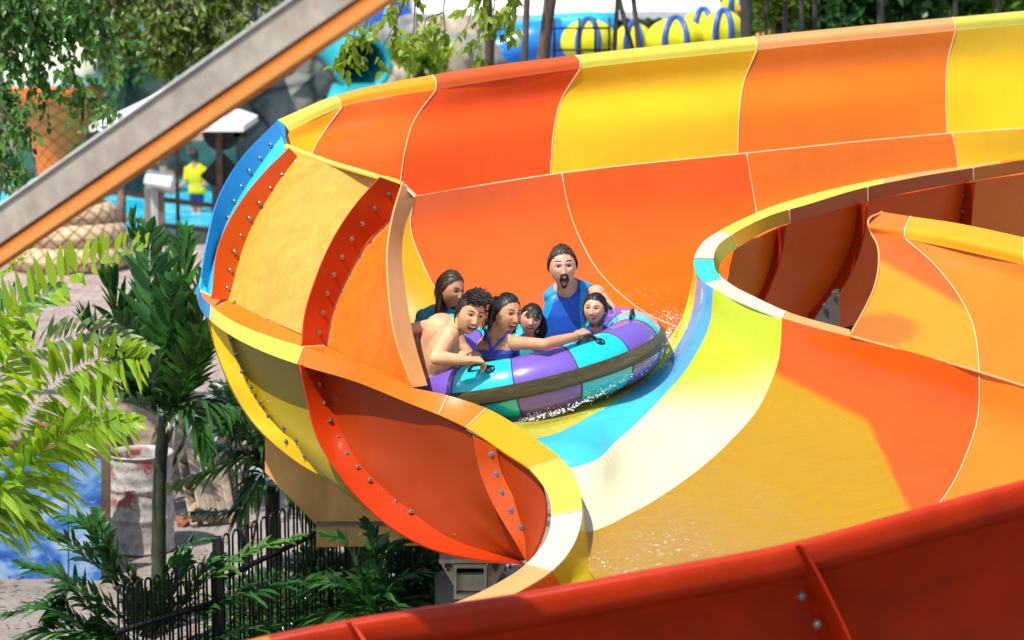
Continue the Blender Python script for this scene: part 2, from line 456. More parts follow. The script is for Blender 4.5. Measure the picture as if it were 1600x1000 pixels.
def gold(a, b, p):
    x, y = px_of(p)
    # gold second colour below a bent edge line across the panel
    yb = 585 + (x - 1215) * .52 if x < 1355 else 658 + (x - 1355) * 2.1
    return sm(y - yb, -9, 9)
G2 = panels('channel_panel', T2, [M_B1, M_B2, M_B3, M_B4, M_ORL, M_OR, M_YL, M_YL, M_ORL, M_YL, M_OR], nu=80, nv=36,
            attrs={1: lambda a, b, p: sm(b, .28, .55), 2: lambda a, b, p: sm(b + .25 * a, .30, .62), 3: gold}, skip=(1, 2, 3))  # blue and lemon bands blend to their second colour from rim towards floor

# ---- inner rim round the island
IU = [(1700,232,18.8),(1600,246,18.0),(1521,257.5,17.6),(1414,273,17.1),(1359,283,16.9),(1256,307,16.4),(1187,330,16.1),(1122,362,15.85),(1096,381,15.65),(1085,403,15.5),(1086,420,15.4),(1095,436,15.3),(1116,451,15.15),(1163,474,14.9),(1222,497,14.65),(1328,525.5,14.2)]
IM = [(1700,236,18.7),(1600,249.5,17.9),(1521,262,17.5),(1414,280,17.0),(1356,292,16.8),(1260,320,16.3),(1195,340,16.02),(1143,367,15.83),(1121,385,15.68),(1115,404,15.55),(1116,416,15.48),(1123,428,15.4),(1141,443,15.28),(1178,463,15.04),(1228,486,14.8),(1328,515,14.36)]
lipstrip('inner_rim', [IU, IM], [M_ORL, M_PALEO, M_LY, M_LY, M_WH, M_CYAN, M_WH, M_PALEO], [0, 1.5, 3.6, 5.5, 7, 9, 11.4, 14, 15], nv=3)
IB = [(1700,257,18.72),(1600,270,17.92),(1521,283,17.52),(1414,302,17.02),(1356,315,16.82),(1260,342,16.32),(1198,361,16.04),(1153,387,15.85),(1133,403,15.72),(1124,418,15.62),(1124,428,15.56)]
lipstrip('inner_rim_lip', [IM[:11], IB], [M_ORL, M_RUSTO, M_RUSTO, M_YO, M_OLV], [0, 2, 4, 5.4, 7, 10], nv=3)
# underside walls seen inside the island
IW = [
 [(1700,258,18.8),(1700,330,19.0),(1700,420,19.1)],
 [(1516,284,17.6),(1512,330,17.75),(1505,420,17.9),(1495,470,17.8)],
 [(1354,316,16.88),(1348,370,16.98),(1330,425,17.05),(1302,475,17.0),(1262,520,16.8)],
 [(1226,352,16.35),(1219,400,16.45),(1200,455,16.4),(1180,490,16.25)],
 [(1150,389,15.9),(1140,425,15.95),(1128,460,15.9)]]
M_ISL = mg('island_red', rgb(245, 92, 6, .9), rough=.45, coat=.05); M_ISL2 = mg('island_orange', rgb(250, 118, 12, .9), rough=.45, coat=.05)
panels('outer_shell_panel', IW, [M_ISL2, M_ISL, M_ISL, M_ISL2], seams=True)
rib([(1522,284,17.45),(1519,320,17.55),(1514,380,17.65)], [(1500,288,17.62),(1497,320,17.7),(1493,380,17.8)], M_RED, [(1506,306),(1505,330)], edge=None)
rib([(1354,317,16.72),(1348,370,16.8),(1330,424,16.85),(1302,470,16.8),(1268,508,16.7)], [(1330,322,16.9),(1324,370,16.98),(1308,418,17.0),(1284,456,16.95),(1248,494,16.85)], M_RED,
    [(1338,341),(1333,363),(1328,385),(1320,405),(1311,424),(1301,443),(1291,458),(1278,473),(1265,487)], edge=None)
rib([(1226,352,16.2),(1219,400,16.3),(1204,445,16.3),(1190,478,16.2)], [(1204,358,16.38),(1197,400,16.45),(1184,438,16.42),(1170,464,16.35)], M_DRED,
    [(1205,377),(1199,400),(1192,423),(1183,444)], edge=None)
br = MB(); a_, b_, c_, d_ = [P(*q) for q in ((1272,500,16.3),(1305,452,16.3),(1311,452,16.3),(1312,512,16.3))]
off = Vector((0, .012, 0)); br.add([a_, b_, c_, d_, a_ + off, b_ + off, c_ + off, d_ + off], [(0,1,2,3),(7,6,5,4),(0,4,5,1),(1,5,6,2),(2,6,7,3),(3,7,4,0)])
brk = br.build('gusset_plate', simple('weathered_steel', (.2, .17, .14), .5, .7), slide, False)
MB().tube([P(1303,451,16.27), P(1310,451,16.27), P(1312,458,16.27), P(1313,511,16.27)], .008, 6).build('edge_trim', M_STEEL, brk)
bolts(brk, [P(1288,477,16.28), P(1303,457,16.28)], (0, -1, .1))

# ---- raised wall on the right
RW = [
 [(1361,364,14.6),(1371,383,14.52),(1373,416,14.42),(1366,450,14.32),(1352,481,14.24),(1328,524,14.14)],
 [(1414,373,14.42),(1456,409,14.22),(1490,450,14.0),(1517,498,13.72),(1528,550,13.4),(1530,580,13.22)],
 [(1600,414,13.8),(1640,455,13.6),(1665,500,13.3),(1680,550,13.0),(1690,590,12.7),(1700,632,12.45)],
 [(1760,460,12.9),(1790,520,12.6),(1815,580,12.2),(1830,640,11.8),(1840,688,11.45)]]
M_RW = gel('gelcoat_orange_blotch', rgb(248, 150, 24), col2=rgb(250, 92, 30), rough=.22, coat=.45)
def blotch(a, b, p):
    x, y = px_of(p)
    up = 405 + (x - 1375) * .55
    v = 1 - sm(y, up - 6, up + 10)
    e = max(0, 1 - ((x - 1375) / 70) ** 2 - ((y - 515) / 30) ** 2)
    return min(1, v * .9 + sm(e, 0, .5) * .7)  # second colour above a slanted line and in one oval
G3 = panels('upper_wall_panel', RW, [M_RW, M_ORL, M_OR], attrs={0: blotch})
la = [(1361,364,14.6),(1414,373,14.42),(1497,390,14.14),(1600,414,13.8),(1760,460,12.9)]
lb = [(1357,352,14.6),(1414,357,14.45),(1497,371,14.16),(1600,395,13.82),(1760,440,12.92)]
lc = [(1378,331,14.8),(1423,338,14.62),(1497,349,14.34),(1600,371,14.0),(1760,415,13.1)]
lipstrip('upper_rim', [la, lb, lc], [M_ORL, M_YO, M_YO], [0, 1, 3, 4])
seam([Vector(p) for p in G3[0]], .007, M_PALEO)
seam(PP([(1328,525,14.12),(1449,558,13.6),(1530,581,13.18),(1600,603,12.9),(1700,634,12.4)]), .009, M_PALEO)
seam(PP([(1361,364,14.6),(1357,352,14.6),(1378,331,14.8)]), .007, M_PALEO)

# ---- raised outer wall, near left, seen from outside
NW = [
 [(436,200,16.95),(398,258,16.8),(352,335,16.55),(330,400,16.35),(318,455,16.1)],
 [(452,234,16.3),(408,295,16.15),(368,375,15.9),(348,430,15.75),(338,466,15.62)],
 [(530,262,15.65),(482,330,15.5),(443,400,15.32),(425,460,15.2),(428,503,15.08)],
 [(628,289,15.02),(614,335,14.98),(575,376,14.97),(545,425,14.92),(520,480,14.86),(507,539,14.78)],
 [(636,291,14.95),(618,345,14.75),(611,395,14.58),(613,460,14.38),(623,520,14.22),(647,602,14.07)]]
def outside(name, col, stain):
    m, N, L, b = new_mat(name); n = NOISE(N, L, 3.2, 7, .7, stretch=(2.2, 2.2, .4), dist=.4); n2 = NOISE(N, L, 55, 3, .6); n3 = NOISE(N, L, 11, 5, .7)
    c = RAMP(N, L, n.outputs['Fac'], [(.30, stain), (.52, col)]).outputs[0]; c = MIX(N, L, 1, c, RAMP(N, L, n3.outputs['Fac'], [(.3, .82), (.6, 1.04)]).outputs[0], 'MULTIPLY')
    L.new(c, b.inputs['Base Color']); b.inputs['Roughness'].default_value = .42; b.inputs['Specular IOR Level'].default_value = .4; BUMP(N, L, n2.outputs['Fac'], b, .5, .008); return m
M_OUT1 = outside('outside_amber', rgb(244, 172, 66), rgb(236, 156, 54)); M_OUT2 = outside('outside_orange', rgb(250, 122, 24), rgb(240, 108, 18))
panels('raised_wall_panel', NW, [M_CYAN, M_OUT1, M_OUT1, M_OUT2], seams=False)
rib([(433,188,16.75),(383,240,16.6),(346,300,16.4),(325,373,16.15),(314,440,15.95)], [(447,222,16.7),(400,275,16.6),(358,345,16.4),(338,400,16.25),(328,450,16.0)], M_BLUE,
    [(422,226),(405,247),(389,267),(376,291),(365,314),(356,340)])
rib([(452,231,16.1),(415,267,16.0),(369,327,15.8),(341,387,15.6),(331,466,15.45)], [(478,258,16.15),(446,288,16.05),(404,345,15.88),(376,410,15.68),(366,468,15.52)], mg('rib_orange', rgb(225, 85, 10)),
    [(461,253),(440,273),(422,294),(405,317),(389,341),(376,368),(366,393),(359,422),(355,450)])
rib([(594,277,14.9),(557,318,14.86),(521,373,14.82),(493,437,14.76),(475,502,14.68),(473,540,14.62)], [(629,289,14.99),(614,335,14.95),(576,375,14.94),(547,423,14.89),(521,481,14.83),(507,538,14.74)], M_RED,
    [(607,303),(585,325),(566,349),(549,373),(534,401),(521,429),(511,458),(504,488),(498,519)])
rib([(629,287,14.9),(615,335,14.7),(606,390,14.5),(608,455,14.3),(617,520,14.13),(645,605,13.98)], [(652,306,15.0),(634,350,14.85),(628,400,14.65),(634,455,14.45),(647,530,14.25),(668,602,14.06)], M_PALEO, name='end_flange')
# overhanging top edge of this wall
lipstrip('upper_rim', [[(447,224,16.55),(520,251,15.85),(594,273,15.22),(630,285,15.05),(652,305,15.0)],
                       [(443,229,16.38),(515,255,15.74),(591,277,15.10),(629,287,14.95),(650,307,14.9)]], [M_LY, M_CREAM], [0, 3, 4], nv=2)
lipstrip('upper_rim', [[(434,187,17.1),(429,194,17.0),(430,208,16.8),(440,222,16.62)],
                       [(444,194,17.02),(446,203,16.95),(446,213,16.8),(449,225,16.55)]], [M_BLUE], [0, 3], nv=2)
# horizontal joint flange
HI = [(318,440,16.0),(330,462,15.68),(360,470,15.48),(415,497,15.15),(475,526,14.86),(507,540,14.74),(575,570,14.4),(648,602,14.06)]
HO = [(315,434,15.9),(313,455,15.75),(330,477,15.5),(369,504,15.15),(420,525,14.85),(474,542,14.58),(557,571,14.22),(644,606,13.93)]
HL = [(305,452,15.88),(312,480,15.72),(328,500,15.47),(362,525,15.13),(410,549,14.83),(464,569,14.56),(557,597,14.2),(641,631,13.9)]
lipstrip('joint_flange', [HI, HO], [M_CYAN, M_ORL, M_ORL], [0, 1, 5, 7], nv=2)
lipstrip('joint_lip', [HO, HL], [M_BLUE, M_LY, M_ORL], [0, 2, 5, 7], nv=3)
jf = [o for o in bpy.data.objects if o.name.startswith('joint_flange')][-1]
bolts(jf, PP([(367,474,15.43),(385,485,15.33),(402,495,15.22),(420,503,15.12),(440,513,15.02),(505,548,14.66),(530,558,14.54),(553,568,14.42),(579,580,14.3),(605,592,14.18),(628,601,14.06)]), (0, -.3, 1), 1.0)

# ---- near rim of the second bend
RT = [(644,606,13.93),(700,618,13.82),(760,638,13.72),(837,686,13.45),(882,722,13.2),(905,763,12.95),(909,800,12.76),(892,858,12.42),(862,892,12.2),(815,922,12.0),(740,956,11.75),(640,985,11.5)]
RB = [(641,631,13.9),(685,648,13.76),(728,668,13.6),(790,708,13.34),(834,739,13.1),(856,772,12.95),(861,808,12.76),(845,856,12.45),(822,881,12.32),(786,906,12.1),(720,938,11.85),(620,965,11.6)]
lipstrip('outer_rim', [RT, RB], [M_ORL, M_ORL, M_YO, M_LY, M_WH, M_PALEO], [0, 1, 2, 3.8, 5.9, 8, 11], nv=4)
# inner face of that rim down to the floor
WI = [
 [(837,687,13.46),(842,697,13.6),(848,700,13.75)],
 [(884,724,13.2),(884,742,13.35),(880,752,13.45)],
 [(905,764,12.96),(907,795,13.05),(903,832,13.1)],
 [(909,801,12.77),(918,832,12.9),(930,862,12.9)],
 [(893,858,12.43),(912,888,12.5),(945,920,12.5)],
 [(863,893,12.21),(885,925,12.3),(930,965,12.2)],
 [(815,923,12.01),(840,965,12.05),(900,1015,12.0)],
 [(740,957,11.76),(770,1000,11.7),(830,1060,11.6)],
 [(640,986,11.5),(660,1030,11.5),(720,1090,11.4)]]
panels('inner_wall_panel', WI, [M_YO, M_YO, M_OLV, M_OLV, M_OLV, M_OR, M_OR, M_OR], seams=False, th=.03)

# ---- outer bowl under the joint flange
BW = [
 [(322,490,15.9),(334,540,15.85),(352,590,15.75),(380,642,15.6),(414,684,15.4),(464,722,15.2),(552,768,14.9),(640,790,14.75)],
 [(345,510,15.55),(362,560,15.5),(385,615,15.35),(415,660,15.2),(455,700,15.0),(500,728,14.85),(560,765,14.7),(640,785,14.6)],
 [(470,568,14.75),(482,625,14.78),(496,675,14.7),(524,726,14.5),(563,776,14.3),(613,820,14.1),(669,851,13.9),(737,868,13.7),(815,876,13.5)],
 [(640,628,14.0),(650,690,14.0),(675,745,13.9),(710,795,13.75),(745,830,13.62),(785,858,13.52),(818,876,13.46)],
 [(739,680,13.6),(749,731,13.58),(770,787,13.5),(790,820,13.44),(804,843,13.4),(822,876,13.34)],
 [(800,712,13.34),(838,745,13.16),(852,785,13.06),(848,830,12.98),(836,858,12.94),(824,878,12.92)]]
M_BWD = mg('shell_brown', rgb(178, 62, 3), rough=.4, coat=.15)
panels('outer_shell_panel', BW, [mg('shell_yellow', rgb(205, 160, 6)), mg('shell_olive', rgb(186, 160, 2, .58), rough=.3), M_BWD, M_BWD, mg('shell_rust', rgb(185, 62, 3), rough=.45, coat=.05)], nu=34, nv=14, seams=False)
rib([(326,490,15.59),(336,540,15.52),(355,591,15.39),(383,643,15.24),(417,683,15.04),(466,723,14.84),(560,771,14.54)],
    [(352,515,15.44),(368,560,15.36),(390,612,15.22),(420,655,15.06),(460,692,14.86),(505,722,14.70),(575,764,14.46)], M_YL,
    [(361,530),(369,555),(379,581),(393,605),(407,629),(420,649),(448,690),(477,713),(508,734),(444,669),(464,688),(485,706)])
rib([(469,570,14.5),(480,624,14.5),(493,676,14.42),(522,729,14.24),(561,779,14.04),(611,824,13.85),(668,855,13.68),(737,872,13.5),(816,879,13.32)],
    [(506,575,14.62),(514,618,14.62),(530,668,14.54),(556,712,14.4),(594,755,14.2),(640,795,14.0),(690,830,13.82),(752,858,13.62),(818,878,13.42)], M_RED,
    [(500,601),(507,630),(516,657),(528,684),(542,708),(559,730),(578,750),(598,768),(618,785),(642,800),(664,812),(688,824),(713,834)])
rib([(739,680,13.4),(748,731,13.38),(770,787,13.32),(790,822,13.26),(804,845,13.22),(822,877,13.2)],
    [(775,700,13.42),(784,738,13.4),(806,785,13.32),(818,815,13.28),(826,840,13.24),(832,862,13.2)], mg('rib_orange', rgb(225, 85, 10)),
    [(767,709),(775,740),(784,769),(798,797),(814,823),(831,846)], edge=simple('shadow_gap', (.05, .01, .004), .7))

# ---- foreground section, seen from outside
FT = [(2160,590,10.9),(1800,700,9.9),(1600,752,9.62),(1400,806,9.48),(1240,849,9.36),(1000,894,9.25),(800,931,9.2),(600,961,9.14),(420,995,9.08),(300,1024,9.05)]
def shift(c, dx, dy, dY): return [(x + dx, y + dy, Y + dY) for (x, y, Y) in c]
M_FG = gel('foreground_red', rgb(204, 50, 0), rough=.42, coat=.05, dirt=.3); M_FG.node_tree.nodes['Principled BSDF'].inputs['Specular IOR Level'].default_value = .2
lipstrip('near_rim', [shift(FT, 0, -3, .10), FT, shift(FT, 1, 10, -.03), shift(FT, 2, 46, -.02), shift(FT, 2, 56, .05)], [M_FG, M_FG, M_FG, M_ORL], [0, 4, 7.3, 8, 9], nv=3, seamat=False)
FW = [shift([q], 0, 50, .05) for q in FT]
prof = [(0, 48, .06), (2, 90, .14), (0, 140, .20), (-3, 200, .25), (-5, 260, .28), (-5, 340, .30)]
panels('near_shell_panel', [[(q[0] + a, q[1] + b, q[2] + c) for (a, b, c) in prof] for q in FT], [M_FG] * 9, seams=False)
rib([(1250,850,9.28),(1278,900,9.3),(1308,960,9.33),(1345,1040,9.36)], [(1222,862,9.46),(1240,910,9.54),(1262,970,9.62),(1290,1040,9.66)], M_FG, [], edge=M_RED)
fr_ = [o for o in bpy.data.objects if o.name.startswith('rib_flange')][-1]
bolts(fr_, PP([(1227,889,9.40),(1254,931,9.42),(1278,975,9.45)]), (-.8, -.6, .1), 1.3)
rib([(548,972,9.02),(556,985,9.0),(572,1010,8.96),(600,1060,8.9)], [(530,976,9.2),(538,990,9.22),(552,1012,9.22),(580,1060,9.2)], M_FG, [], edge=M_RED)

# ---- steel-and-plywood supports below
sup = thing('support_box', 'tan plywood box boxing in the support under the outer bend', 'slide support', P(560, 800, 15.5))
M_PLY = simple('stained_plywood', rgb(240, 180, 105, .95), .7, var=.18, scale=3, bump=.15, stretch=(1, 1, .35))
def prism(poly, Y, depth, mb=None):
    mb = mb or MB(); a = [P(x, y, Y) for x, y in poly]; b = [v + Vector((0, depth, 0)) for v in a]; n = len(a)
    mb.add(a + b, [tuple(range(n)), tuple(reversed(range(n, 2 * n)))] + [(i, i + n, (i + 1) % n + n, (i + 1) % n) for i in range(n)]); return mb
prism([(414,640),(640,640),(720,820),(494,820),(414,738)], 15.9, 1.0).build('side_board', M_PLY, sup, False)
prism([(494,822),(700,822),(700,852),(494,855)], 15.86, 1.1).build('bottom_beam', M_PLY, sup, False)
prism([(494,818),(700,818),(700,822),(494,822)], 15.84, 1.1).build('joint_strip', simple('grey_mortar', (.2, .19, .17), .8), sup, False)
prism([(548,854),(578,854),(578,1130),(548,1130)], 16.3, .2).build('post', simple('dark_post', (.03, .035, .03), .6), sup, False)
brk2 = thing('support_bracket', 'cream steel bracket with bolted gussets under the red bowl bottom', 'bracket', P(740, 900, 13.9))
M_CST = simple('cream_steel', rgb(225, 210, 180), .5, var=.15, scale=14)
M_BLK = simple('dark_void', (.01, .01, .01), .8)
prism([(686,874),(800,874),(800,880),(686,880)], 13.85, .35).build('top_plate', M_CST, brk2, False)
prism([(688,880),(712,880),(712,918),(708,914)], 13.95, .02).build('gusset', M_CST, brk2, False)
prism([(762,880),(792,880),(768,924),(762,928)], 13.95, .02).build('gusset', M_CST, brk2, False)
fr = MB()
for pl in ([(709,882),(760,882),(760,888),(709,888)], [(709,929),(760,929),(760,936),(709,936)], [(709,888),(713,888),(713,929),(709,929)], [(756,888),(760,888),(760,929),(756,929)]):
    prism(pl, 13.85, .3, fr)
fr.build('box_frame', M_CST, brk2, False)
prism([(713,898),(756,898),(756,923),(713,923)], 13.9, .05).build('cover_plate', M_CST, brk2, False)
prism([(711,886),(758,886),(758,931),(711,931)], 14.1, .05).build('back_plate', M_BLK, brk2, False)
for bx in (700, 774): 
    prism([(bx-5,883),(bx+5,883),(bx+5,888),(bx-5,888)], 13.9, .03).build('nut', simple('grey_nut', (.08, .08, .08), .4, .8), brk2, False)
    prism([(bx-2,888),(bx+3,888),(bx+3,893),(bx-2,893)], 13.9, .02).build('bolt', simple('grey_nut', (.08, .08, .08), .4, .8), brk2, False)
pc = thing('concrete_column', 'thick dark concrete column under the slide bracket', 'column', PG(690, 1090))
MB().lathe(P(735, 880, 14.35) - Vector((0, 0, 1.1)), [(.0, 0), (.22, 0), (.22, 1.02), (0, 1.02)], 20).build('shaft', simple('stained_concrete', (.12, .10, .08), .9, var=.3, scale=5, bump=.3), pc)
# ================================================================== GROUND, POOL, BACKGROUND
M_GROUND, N, L, b = new_mat('concrete_ground')
n1 = NOISE(N, L, .35, 8, .65); n2 = NOISE(N, L, 6, 6, .7)
c = RAMP(N, L, n1.outputs['Fac'], [(.3, (.12, .095, .07)), (.48, (.24, .20, .17)), (.7, (.33, .29, .26))]).outputs[0]
c = MIX(N, L, 1.0, c, RAMP(N, L, n2.outputs['Fac'], [(.3, .72), (.65, 1.05)]).outputs[0], 'MULTIPLY')
L.new(c, b.inputs['Base Color']); b.inputs['Roughness'].default_value = .9; BUMP(N, L, n2.outputs['Fac'], b, .4, .03)
def sheet(name, pts, z, mat, kind='structure'):
    o = mesh_obj(name, [(p[0], p[1], z) for p in pts], [tuple(range(len(pts)))], mat, smooth=False); return tag(o, kind=kind)
sheet('ground', [(-300, 2), (300, 2), (300, 420), (-300, 420)], 0, M_GROUND)
def gpx(pts): return [PG(x, y)[:2] for x, y in pts]
M_PAVE, N, L, b = new_mat('pink_paving')
tc = N.new('ShaderNodeTexCoord'); bk = N.new('ShaderNodeTexBrick'); L.new(tc.outputs['Object'], bk.inputs['Vector'])
bk.inputs['Scale'].default_value = 1.6; bk.inputs['Color1'].default_value = (.46, .33, .28, 1); bk.inputs['Color2'].default_value = (.33, .25, .22, 1); bk.inputs['Mortar'].default_value = (.2, .16, .14, 1)
bk.inputs['Mortar Size'].default_value = .02
nn = NOISE(N, L, 2.2, 6, .7)
L.new(MIX(N, L, 1, bk.outputs[0], RAMP(N, L, nn.outputs['Fac'], [(.3, .6), (.7, 1.15)]).outputs[0], 'MULTIPLY'), b.inputs['Base Color']); b.inputs['Roughness'].default_value = .85
sheet('path', gpx([(-700, 640), (560, 640), (700, 378), (-300, 378)]), .004, M_PAVE)
# soil bed under the palms
sheet('soil_bed', [(-6, 8), (9, 8), (9, 17.3), (-.6, 17.3), (-2.2, 15.2), (-6, 14.2)], .008, simple('dark_soil', (.035, .026, .018), .95, var=.4, scale=6, bump=.5))
# grey service slab
sheet('pavement', gpx([(330, 800), (640, 640), (420, 590), (250, 640)]), .012, simple('grey_slab', (.26, .27, .29), .9, var=.2, scale=3, bump=.2))

# pool
M_WATER, N, L, b = new_mat('pool_water')
n1 = NOISE(N, L, 1.6, 4, .6, dist=1.2, stretch=(1, .6, 1)); n2 = NOISE(N, L, 7, 4, .6, stretch=(1, .5, 1))
c = RAMP(N, L, n1.outputs['Fac'], [(.30, (.0, .34, .62)), (.5, (.02, .60, .82)), (.68, (.25, .80, .88))]).outputs[0]
L.new(c, b.inputs['Base Color']); b.inputs['Roughness'].default_value = .12; BUMP(N, L, n2.outputs['Fac'], b, .5, .06)
sheet('pool_water', gpx([(-500, 372), (470, 372), (700, 268), (-500, 268)]), .05, M_WATER)
kb = MB(); a, b_ = PG(-500, 376), PG(475, 376); kb.box(((a.x + b_.x) / 2, a.y - .1, .06), (b_.x - a.x, .35, .13))
tag(kb.build('pool_kerb', simple('kerb_stone', (.5, .36, .3), .8), None, False), kind='structure')

# rock wall behind the pool
M_ROCK, N, L, b = new_mat('rock_face')
n1 = NOISE(N, L, .5, 8, .7, dist=.8); vo = N.new('ShaderNodeTexVoronoi'); vo.feature = 'DISTANCE_TO_EDGE'; vo.inputs['Scale'].default_value = .75
tc = N.new('ShaderNodeTexCoord'); L.new(tc.outputs['Object'], vo.inputs['Vector'])
c = RAMP(N, L, n1.outputs['Fac'], [(.3, (.08, .10, .09)), (.5, (.22, .235, .20)), (.68, (.38, .34, .27))]).outputs[0]
c = MIX(N, L, 1, c, RAMP(N, L, vo.outputs['Distance'], [(0, .25), (.07, 1.0)]).outputs[0], 'MULTIPLY')
L.new(c, b.inputs['Base Color']); b.inputs['Roughness'].default_value = .95; BUMP(N, L, n1.outputs['Fac'], b, .8, .2)
def rockwall(name, x0, x1, y, h, mat, label, seed, dx=.5, amp=.9):
    nx = int((x1 - x0) / dx) + 1; nz = int(h / dx) + 1; vs = []; fs = []
    for i in range(nx):
        for k in range(nz):
            x = x0 + i * dx; z = k * dx
            d = noise.fractal(Vector((x * .35, seed, z * .45)), 1, 2, 5) * amp
            blk = math.floor(noise.noise(Vector((x * .6, seed + 9, z * .5))) * 4) * .18
            top = z + (noise.noise(Vector((x * .3, seed + 4, 0))) * 1.2 if k == nz - 1 else 0)
            vs.append((x, y + d + blk + z * .12, top))
    for i in range(nx - 1):
        for k in range(nz - 1): a = i * nz + k; fs.append((a, a + nz, a + nz + 1, a + 1))
    n0 = len(vs)
    for i in range(nx): vs.append((x0 + i * dx, y + 4, -.2)); vs.append((x0 + i * dx, y + 4, h))
    for i in range(nx - 1):
        fs.append((i * nz + nz - 1, (i + 1) * nz + nz - 1, n0 + 2 * (i + 1) + 1, n0 + 2 * i + 1)); fs.append((n0 + 2 * i, n0 + 2 * i + 1, n0 + 2 * i + 3, n0 + 2 * i + 2))
    o = mesh_obj(name, vs, fs, mat, None, False); tag(o, label, 'rock wall'); return o
rockwall('rock_wall', -24, 1, 54, 8, M_ROCK, 'grey blocky artificial rock wall rising behind the pool', 3)
rockwall('rock_outcrop', -13, -5.6, 50.5, 3.6, simple('brown_rock', (.26, .20, .14), .95, var=.5, scale=1.2, bump=.6), 'brown rounded rock ledge above the white umbrella', 17, .3, 1.0)

def boulder(p, r, mat, label, seed=0, nm='boulder'):
    mb = MB(); mb.ball((0, 0, 0), 1, 28, 18); vs = []
    for v in mb.v:
        q = v.normalized(); k = 1 + .28 * noise.fractal(q * 1.4 + Vector((seed, 0, 0)), 1, 2, 5); vs.append(Vector((q.x * r[0], q.y * r[1], q.z * r[2])) * k)
    mb.v = [v + Vector(p) for v in vs]; o = mb.build(nm, mat); tag(o, label, 'rock', 'tan rocks beyond the slide'); return o
M_TAN = simple('tan_rock', (.42, .34, .24), .9, var=.35, scale=1.5, bump=.4)
M_GREYR = simple('grey_rock', (.2, .2, .19), .9, var=.4, scale=1.5, bump=.4)
boulder(P(672, 105, 43), (.75, .6, .55), M_TAN, 'pale tan boulder right of the teal slide mouth', 1)
boulder(P(735, 92, 44), (.8, .6, .5), M_GREYR, 'grey-brown boulder under the hanging light green leaves', 2)
boulder(P(705, 70, 47), (.7, .6, .6), M_TAN, 'tan boulder behind the other two, below the white canopy', 3)
boulder(P(640, 66, 49), (.9, .6, .5), M_GREYR, 'dark grey ledge boulder below the end of the white canopy', 4)

# ---- giant woven basket fountain
bk_o = thing('basket_fountain', 'giant orange woven basket fountain topped with cream plaster behind the leaves', 'basket', PG(92, 305))
M_WOV, N, L, b = new_mat('orange_weave')
tc = N.new('ShaderNodeTexCoord'); at = N.new('ShaderNodeAttribute'); at.attribute_name = 'uvw'
sp = N.new('ShaderNodeSeparateXYZ'); L.new(at.outputs['Vector'], sp.inputs[0])
def mth(op, a, b=None):
    m = N.new('ShaderNodeMath'); m.operation = op
    for i, s in enumerate((a, b)):
        if s is None: continue
        if isinstance(s, (int, float)): m.inputs[i].default_value = s
        else: L.new(s, m.inputs[i])
    return m.outputs[0]
wa = mth('SINE', mth('MULTIPLY', mth('ADD', sp.outputs[0], sp.outputs[1]), 46.0)); wb = mth('SINE', mth('MULTIPLY', mth('SUBTRACT', sp.outputs[0], sp.outputs[1]), 46.0))
wv = mth('MAXIMUM', wa, wb)
c = RAMP(N, L, wv, [(.35, (.95, .15, .01)), (.86, (.9, .17, .02)), (.985, (.25, .035, .01))]).outputs[0]
L.new(c, b.inputs['Base Color']); b.inputs['Roughness'].default_value = .7; BUMP(N, L, wv, b, -.25, .03)
def lathe_uv(prof, c0, mat, name, parent, n=64, flute=0):
    vs = []; fs = []; uv = []
    for i, (r, z) in enumerate(prof):
        for k in range(n + 1):
            a = 2 * math.pi * k / n; rr = r * (1 + flute * math.cos(9 * a)); vs.append(Vector(c0) + Vector((rr * math.cos(a), rr * math.sin(a), z))); uv.append((a * .25, z * .55, 0))
    for i in range(len(prof) - 1):
        for k in range(n): q = i * (n + 1) + k; fs.append((q, q + 1, q + n + 2, q + n + 1))
    o = mesh_obj(name, vs, fs, mat, parent); A = o.data.attributes.new('uvw', 'FLOAT_VECTOR', 'POINT'); A.data.foreach_set('vector', np.array(uv, dtype=np.float32).ravel()); return o
bc = PG(92, 305); S = bc.y / FPX
prof = [(27 * S, 0), (31 * S, 30 * S), (40 * S, 75 * S), (58 * S, 120 * S), (74 * S, 150 * S), (78 * S, 170 * S), (70 * S, 182 * S)]
pr = crspline([(r, z, 0) for r, z in prof], 24)
lathe_uv([(p[0], p[1]) for p in pr], bc, M_WOV, 'woven_body', bk_o)
mb = MB(); pr = crspline([(76 * S, 172 * S, 0), (80 * S, 186 * S, 0), (74 * S, 205 * S, 0), (60 * S, 228 * S, 0), (30 * S, 246 * S, 0), (0, 250 * S, 0)], 18)
vs0 = len(mb.v); mb.lathe(bc, [(p[0], p[1]) for p in pr], 48)
for v in mb.v:
    k = 1 + .06 * noise.fractal((v - bc) * 1.6, 1, 2, 4); v.x = bc.x + (v.x - bc.x) * k; v.y = bc.y + (v.y - bc.y) * k
mb.build('plaster_top', simple('cream_plaster', (.78, .70, .52), .8, var=.15, scale=3, bump=.5), bk_o)

